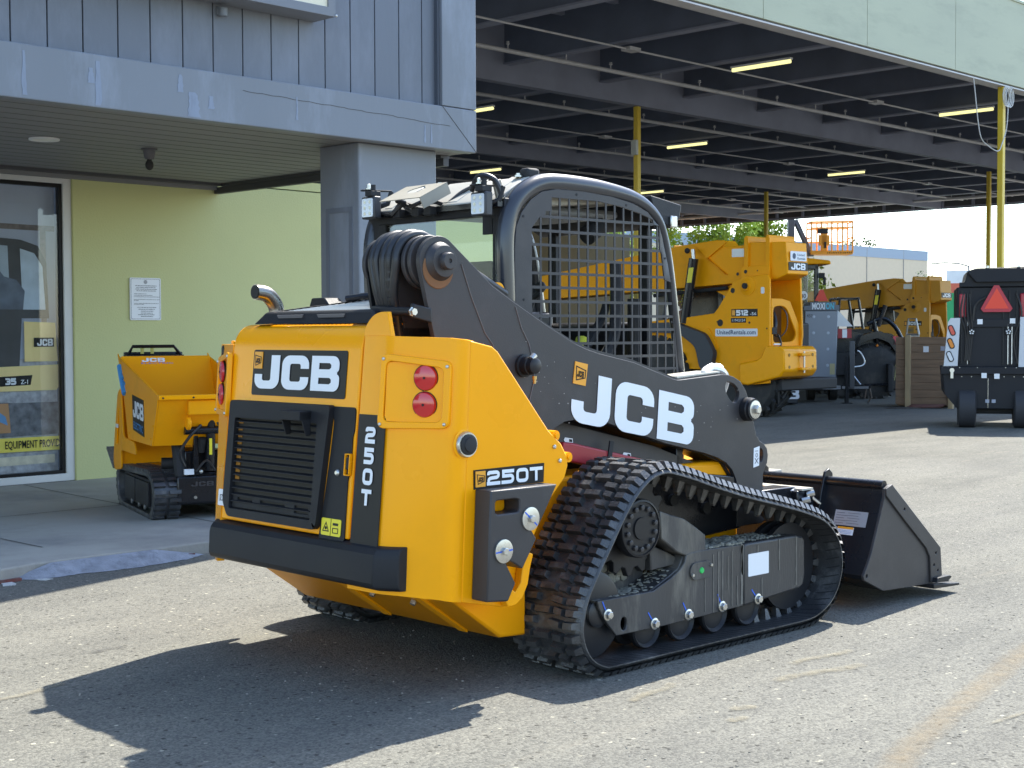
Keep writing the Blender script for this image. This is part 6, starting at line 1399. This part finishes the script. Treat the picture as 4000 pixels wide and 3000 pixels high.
M().tube(catmull([(1.02,-.05,.38),(.86,-.04,.60),(.85,-.04,.72),(1.05,-.05,.76),(1.10,-.04,.85),(1.02,-.04,1.02),(.96,-.03,1.06)], 6, False), .014, 6).build('jack_handle', ALU, bu)
M().box(.80,-.08,.30,.90,.0,1.25).build('jack', mat('jack_grey', (.12,.12,.12), .6), bu, bevel=.01)
M().tube([(1.2,-.05,.30),(1.24,-.05,.12),(1.16,-.06,.02)], .018, 6).tube([(1.14,-.05,.30),(1.10,-.08,.10)], .014, 6).build('safety_chain', mat('chain_rust', (.15,.12,.10), .6, .5, var=.4, vs=60), bu)
for x in (.05,.5): M().lathe((x,.9,.30), (1,0,0), [(0,.28),(.15,.28)], 20).build('wheel', TYRE, bu)
# ---- black bucket lying on the ground behind the telehandler
fbk = place('loose_bucket', 28.3, 5.08, label='black loader bucket on the ground with part of a white maker name showing', cat='bucket')
M().prism('x', [(0,.03),(.05,.40),(.15,.95),(.5,1.0),(.9,.05),(.5,0)], -.9, .55).build('body', BLK, fbk, bevel=.02)
letters(fbk, 'JCB', (-.16,.0,.12), (1,0,0), (0,.12,1), (0,-1,0), .20, wid=1.15, gap=.12, off=.012)
# ---- tractor / wheeled loader in shadow
tc_ = place('loader_tractor', 31, 7.0, label='black wheeled utility tractor with roll cage, between the battery unit and the plank crate', cat='tractor')
cg = M(); P4 = [(.0,.0,1.5),(.05,0,2.15),(.45,0,2.15),(.55,0,1.5)]
for y in (0,.9): cg.tube([(p[0],p[1]+y,p[2]) for p in P4], .03, 8)
cg.tube([(.05,0,2.15),(.05,.9,2.15)], .03, 8).tube([(.45,0,2.15),(.45,.9,2.15)], .03, 8); cg.box(.02,-.02,2.13,.48,.95,2.17); cg.build('roll_cage', BLK, tc_)
M().prism('y', fillet([(-.1,.9),(-.1,1.35),(.3,1.45),(.8,1.35),(1.0,1.42),(1.22,1.38),(1.25,.75),(.9,.62),(.3,.7)], .08, 4, True), .0, 1.2).build('body', BLK, tc_, bevel=.05, seg=3)
M().prism('y', fillet([(.35,1.1),(.45,1.36),(.85,1.46),(1.15,1.30),(1.28,1.0),(1.2,.98),(1.05,1.2),(.8,1.30),(.5,1.22)], .06, 4, True), -.25, .0).build('mudguard', BLK, tc_, bevel=.02)
tyre(tc_, .78, -.22, .35, .58, .58, rim=BLKM); tyre(tc_, .15, .0, .30, .45, .45, rim=BLKM); tyre(tc_, .78, 1.2, .35, .58, .58, rim=BLKM)
lk = M(); lk.tube([(.85,-.1,1.55),(.95,-.1,1.85),(1.0,-.1,2.0)], .05, 8).tube(catmull([(.62,-.1,1.6),(.95,-.1,1.72),(1.2,-.1,1.55),(1.35,-.1,1.30)], 5, False), .045, 8).tube([(.75,-.1,1.7),(.85,-.1,1.2)], .05, 8).tube([(1.1,-.3,.3),(1.15,-.3,.7)], .03, 6).tube([(.5,-.3,.3),(1.1,-.3,.32)], .025, 6).build('loader_arms', BLK, tc_)
M().box(-.1,-.1,.5,.25,.2,1.0).build('front_block', BLKM, tc_, bevel=.02); M().box(1.0,-.35,.15,1.12,-.2,.75).build('hitch', BLKM, tc_, bevel=.02)
M().sphere((.79,-.26,1.14), .03, 8).build('amber_lamp', mat('amber', (.8,.22,.01), .3), tc_)
M().box(1.13,-.25,1.16,1.24,-.22,1.34).build('red_lamp', mat('red_lamp', (.5,.03,.06), .3), tc_)
M().prism('y', [(-.05,1.55),(.32,1.55),(-.05,1.95)], -.06,-.04).build('white_guard', WHTP, tc_)
M().box(-.05,-.28,1.30,.24,-.24,1.50).build('red_white_board', REDP, tc_); M().box(.04,-.285,1.31,.14,-.281,1.49).build('board_stripe', WHT, tc_)
M().prism('y', [(1.10,.40),(1.16,.40),(1.26,.85),(1.20,.85)], -.30,-.27).build('olive_strap', mat('olive_strap', (.28,.26,.10), .7), tc_)
# ---- plank crate
ck = place('plank_crate', 27.3, 7.27, rz=radians(-76), label='tall brown plank crate with a pale upright post on its face', cat='crate')
WD = mat('brown_planks', (.24,.155,.095), .85, var=.18, vs=3, bump=.3, bs=30, stretch=(.6,3,6), dirt=(.12,.08,.05), dirtamt=.5)
for i in range(9): M().box(0,0,.06+i*.142,1.02,.04,.06+i*.142+.138).box(.98,.042,.06+i*.142,1.02,1.2,.06+i*.142+.138).build('plank', WD, ck, bevel=.004)
M().box(.02,.06,.04,.97,1.2,1.30).build('crate_core', WD, ck); 
WP2 = mat('pale_post_wood', (.40,.30,.17), .85, var=.15, vs=4, stretch=(3,3,.6), bump=.2)
M().box(.19,-.05,.0,.29,-.003,1.37).build('upright_post', WP2, ck, bevel=.005); M().box(.99,-.05,.0,1.08,.04,.42).build('short_post', WP2, ck, bevel=.005)
M().box(.52,-.004,1.05,.62,-.001,1.16).build('paper', LBL, ck).rotation_euler = (0,.0,0)
M().box(.84,-.004,1.08,.92,-.001,1.16).build('paper', mat('paper_grey', (.35,.36,.42), .6), ck)
lo2 = M(); lo2.tube([(.12,.3,1.38),(.16,.3,1.68),(.30,.3,1.68),(.36,.3,1.38)], .02, 6).tube([(.12,.3,1.38),(.36,.3,1.38)], .02, 6); lo2.build('steel_frame', mat('worn_steel', (.35,.35,.33), .4, .7), None)
lo2o = bpy.data.objects['steel_frame']; lo2o.parent = None
lo2o.matrix_world = Matrix.Translation(ck.location) @ Matrix.Rotation(radians(-76), 4, 'Z'); tag(lo2o, 'small bent steel frame standing on top of the plank crate', 'steel frame')
hsx = place('coiled_hose', 26.9, 7.35, label='dark reddish coil of hose lying at the foot of the plank crate', cat='hose')
M().tube([(.35+.32*cos(a_*.5)+.02*a_*.1, .1*sin(a_*.5)+.02*sin(a_), .02+.012*(a_/12)) for a_ in range(50)], .016, 6).build('coil', mat('hose_red_brown', (.12,.05,.04), .7), hsx)
M().sphere((0,0,.0), .25, 14, (1.6,.6,.12)).build('debris', mat('debris', (.07,.06,.05), .95, var=.4, vs=30), hsx)
# ---- black paving machine at the right edge, rear towards the camera
pm = place('paving_machine', 21.6, 6.45, rz=radians(-61), label='black paving machine with red warning triangle and angled lamp strips, right edge', cat='machine')
BK2 = mat('machine_black', (.014,.015,.019), .5, var=.08, vs=3, spec=.25)
lb = M().prism('y', [(.03,.51),(.22,.28),(1.7,.28),(1.95,.51),(1.95,.90),(0,.90),(.01,.78)], 0, 1.6).build('lower_body', BK2, pm, bevel=.012)
M().box(-.02,-.05,.80,1.98,.02,.91).build('beam', BK2, pm, bevel=.008)
M().box(.21,.06,.90,1.78,1.6,2.10).build('upper_body', BK2, pm, bevel=.015)
M().prism('y', [(.30,2.16),(.32,2.18),(.36,2.34),(.48,2.38),(1.6,2.40),(1.75,2.2),(1.75,2.10),(.28,2.10)], .02, 1.6).box(.24,.03,2.10,1.75,.1,2.17).build('hopper', BK2, pm, bevel=.01)
M().prism('y', [(.34,2.33),(.47,2.17),(1.7,2.17),(1.75,2.30),(1.2,2.37),(.5,2.37)], -.06, .02).build('hopper_face', BK2, pm, bevel=.01)
M().box(.62,-.065,2.375,.66,-.02,2.41).box(1.05,-.065,2.385,1.10,-.02,2.415).build('hopper_bolt', ZINC, pm)
for x in (.27,.40,.86,.95,1.05,1.26): M().box(x,.035,.95,x+.018,.058,2.05).build('vertical_rail', CHARD, pm)
M().box(.93,.03,.95,.94,.035,1.55).box(.985,.03,.95,.995,.035,1.55).box(.36,.03,.95,.366,.035,1.9).build('bright_rail', ALU, pm)
M().box(.30,.03,1.50,1.20,.056,1.62).build('cross_member', BK2, pm, bevel=.006)
hp3 = M()
for i in range(4): hp3.tube(catmull([(.30+.03*i,.03,2.0),(.26+.05*i,.02,1.7),(.34+.03*i,.03,1.4),(.33+.02*i,.03,1.0)], 6, False), .014, 6)
hp3.tube(catmull([(.62,.03,1.95),(.48,.0,1.85),(.44,.02,1.6)], 5, False), .016, 6); hp3.tube(catmull([(1.05,.02,2.0),(1.12,.0,1.7),(1.02,.03,1.3),(1.08,.02,.95)], 6, False), .014, 6); hp3.build('hose', HOSE, pm)
tw = [(.545,1.775),(.585,1.725),(.955,1.725),(.995,1.775),(.80,2.12),(.73,2.12)]
tg = M().prism('y', tw, .0, .012).build('warning_triangle', mat('triangle_dark_red', (.42,.01,.03), .35), pm, smooth=0)
M().prism('y', [(.600,1.775),(.940,1.775),(.77,2.08)], -.004, -.001).build('triangle_centre', mat('triangle_red', (.80,.055,.02), .45), tg, smooth=0)
for x0, x1 in ((.24,.34),(1.10,1.24)): M().box(x0,.02,1.65,x1,.055,2.0).build('red_reflector', mat('refl_red', (.35,.015,.03), .3), pm, bevel=.02)
for x0 in (.02,1.10):
    s_ = M().prism('y', [(x0,.92),(x0+.20,.92),(x0+.235,1.64),(x0+.10,1.64),(x0+.06,1.58)] if x0 < 1 else [(x0-.02,.90),(x0+.5,.90),(x0+.5,1.65),(x0,1.65)], -.03, -.01).build('lamp_strip', mat('strip_white', (.55,.57,.60), .4), pm, bevel=.004)
    for k, cm in enumerate((RED, mat('amber_lens', (.65,.20,.01), .2), LENS)):
        cx = x0+.115-(.012*k) if x0 < 1 else x0+.17-.01*k; cz = 1.455-.195*k; sg = -1 if x0 < 1 else 1
        sc_ = 1 if x0 < 1 else 1.35
        M().gprism(rrect(-.040*sc_,-.085,.040*sc_,.085,.038), (cx,-.031,cz), Vector((1,0,.45*-sg)).normalized(), Vector((.42*sg,0,1)).normalized(), (0,-1,0), 0, .006).build('lamp_surround', BLKM, s_)
        M().gprism(rrect(-.026*sc_,-.070,.026*sc_,.070,.025), (cx,-.038,cz), Vector((1,0,.45*-sg)).normalized(), Vector((.42*sg,0,1)).normalized(), (0,-1,0), 0, .008).build('lamp_lens', cm, s_, bevel=.004)
for x in (.42,.94):
    q = M().lathe((x,.02,1.43), (0,-1,0), [(0,.05),(.015,.05),(.02,.045)], 22).build('work_lamp', CHARD, pm)
    l = M()
    for a_ in range(5): l.lathe((x+.026*cos(a_*1.2566+.3),.0,1.43+.026*sin(a_*1.2566+.3)), (0,-1,0), [(0,.012),(.003,.011)], 8)
    l.build('led', LENS, q)
for x, z in ((.50,1.58),(.96,1.59),(.56,.78),(.74,.77)): M().box(x,-.056 if z < 1 else .025,z-.035,x+.075,-.051 if z < 1 else .03,z+.04).build('label', LBL, pm)
for x, z in ((.62,.40),(.71,.40)): M().box(x,-.004,z-.025,x+.055,-.001,z+.025).build('label', mat('paper_grey', (.35,.36,.42)), pm)
for x in (.14,1.28): M().lathe((x,-.055,.86), (0,-1,0), [(0,.035),(.02,.035)], 12).box(x-.02,-.08,.74,x+.02,-.05,.84).build('shackle', ZINC, pm)
br = M()
for x in (.15,.28,.42,.75,.88,1.02,1.15): br.lathe((x,-.052,.765+.0*x), (0,-1,0), [(0,.008),(.006,.006)], 8)
for x in (.25,.5,.9,1.05): br.lathe((x,-.052,.90), (0,-1,0), [(0,.008),(.006,.006)], 8)
br.build('rivets', ZINC, pm)
M().box(.655,-.003,.30,.66,0,.74).build('door_seam', ZINC, pm, smooth=0)
for x in (.23,1.02): M().lathe((x,.15,.30), (1,0,0), [(0,.12),(0,.26),(.02,.30),(.24,.30),(.26,.26),(.26,.12)], 30).build('wheel', mat('solid_tyre', (.03,.03,.034), .7, var=.1), pm)
M().box(.45,.2,.2,1.1,.4,.3).build('axle', BLKM, pm, bevel=.02)
# ---- boom lift with orange basket
bl_ = place('boom_lift', 60, 12.45, label='orange boom lift basket raised on a grey arm above the cream building', cat='boom lift')
OR = mat('lift_orange', (.88,.36,.03), .5); LG = mat('lift_grey', (.12,.13,.15), .45, var=.1)
bs = M()
for y in (0,.9):
    for z in (.1,.55,1.1,1.35): bs.tube([(0,y,4.64+z),(1.72,y,4.66+z)], .034, 6) if z != .55 or y else None
    for x in (0,.42,.85,1.3,1.72): bs.tube([(x,y,4.7),(x,y,5.98)], .034, 6)
for x in (0,1.72):
    for z in (.1,.7,1.35): bs.tube([(x,0,4.64+z),(x,.9,4.64+z)], .034, 6)
bs.box(0,-.02,4.64,1.72,.92,4.80); bs.build('basket', OR, bl_)
M().box(.3,-.06,5.0,.75,.05,5.45).box(.4,-.06,4.8,.65,.02,5.75).build('control_box', OR, bl_, bevel=.03)
M().box(.25,-.08,5.50,.68,-.02,5.70).build('console', BLKM, bl_); M().box(.52,-.1,4.9,.6,-.06,5.15).build('switch_box', BLKM, bl_)
hz = M()
for i in range(14): hz.prism('y', [(.65+i*.075,4.68),(.69+i*.075,4.68),(.72+i*.075,4.78),(.68+i*.075,4.78)], -.024, -.021)
hz.build('hazard_stripes', DKD, bl_, smooth=0)
am_ = M(); am_.obox((-.28,.3,5.35), ((-.42,0,.91),(0,1,0),(.91,0,.42)), (.82,.10,.10)); am_.obox((-.05,.3,4.66), ((1,0,0),(0,1,0),(0,0,1)), (.20,.09,.09)); am_.box(-.92,.15,4.2,-.66,.45,6.15); am_.tube([(-.60,.2,5.95),(-.12,.2,4.9)], .035, 8)
am_.build('fly_boom', LG, bl_, bevel=.02)
M().obox((-3.6,.3,3.3), ((.66,0,.42),(0,1,0),(-.42,0,.66)), (3.3,.15,.18)).build('main_boom', LG, bl_, bevel=.02)
M().box(-7.5,-.8,.6,-4.5,1.4,1.7).build('base', OR, bl_, bevel=.05)
for x in (-7,-5):
    for y in (-1.1,1.2): M().lathe((x,y,.45), (0,1,0), [(0,.45),(.3,.45)], 20).build('wheel', TYRE, bl_)
o2 = place('second_basket', 70, 7.9, label='orange work platform peeking above the telehandler boom, left of the trees', cat='boom lift')
b2 = M()
for z in (5.2,5.6): b2.tube([(0,0,z),(1.3,0,z)], .03, 6)
for x in (0,.65,1.3): b2.tube([(x,0,4.7),(x,0,5.65)], .03, 6)
b2.box(0,0,4.55,1.3,.8,4.75).box(.5,.3,0,.8,.6,4.6).box(-.6,-.6,0,1.9,1.6,.9); b2.build('platform', OR, o2)
# unseen slab added out of frame to shade the pavement by the overhang
M().box(8.65, 9.8, 7.2, 14.6, 12.3, 7.34).build('roof', CANG, bld, smooth=0)
M().box(14.3, 9.9, .0, 14.6, 10.2, .01).build('drain_cover', PIPE, bld, smooth=0) if False else None
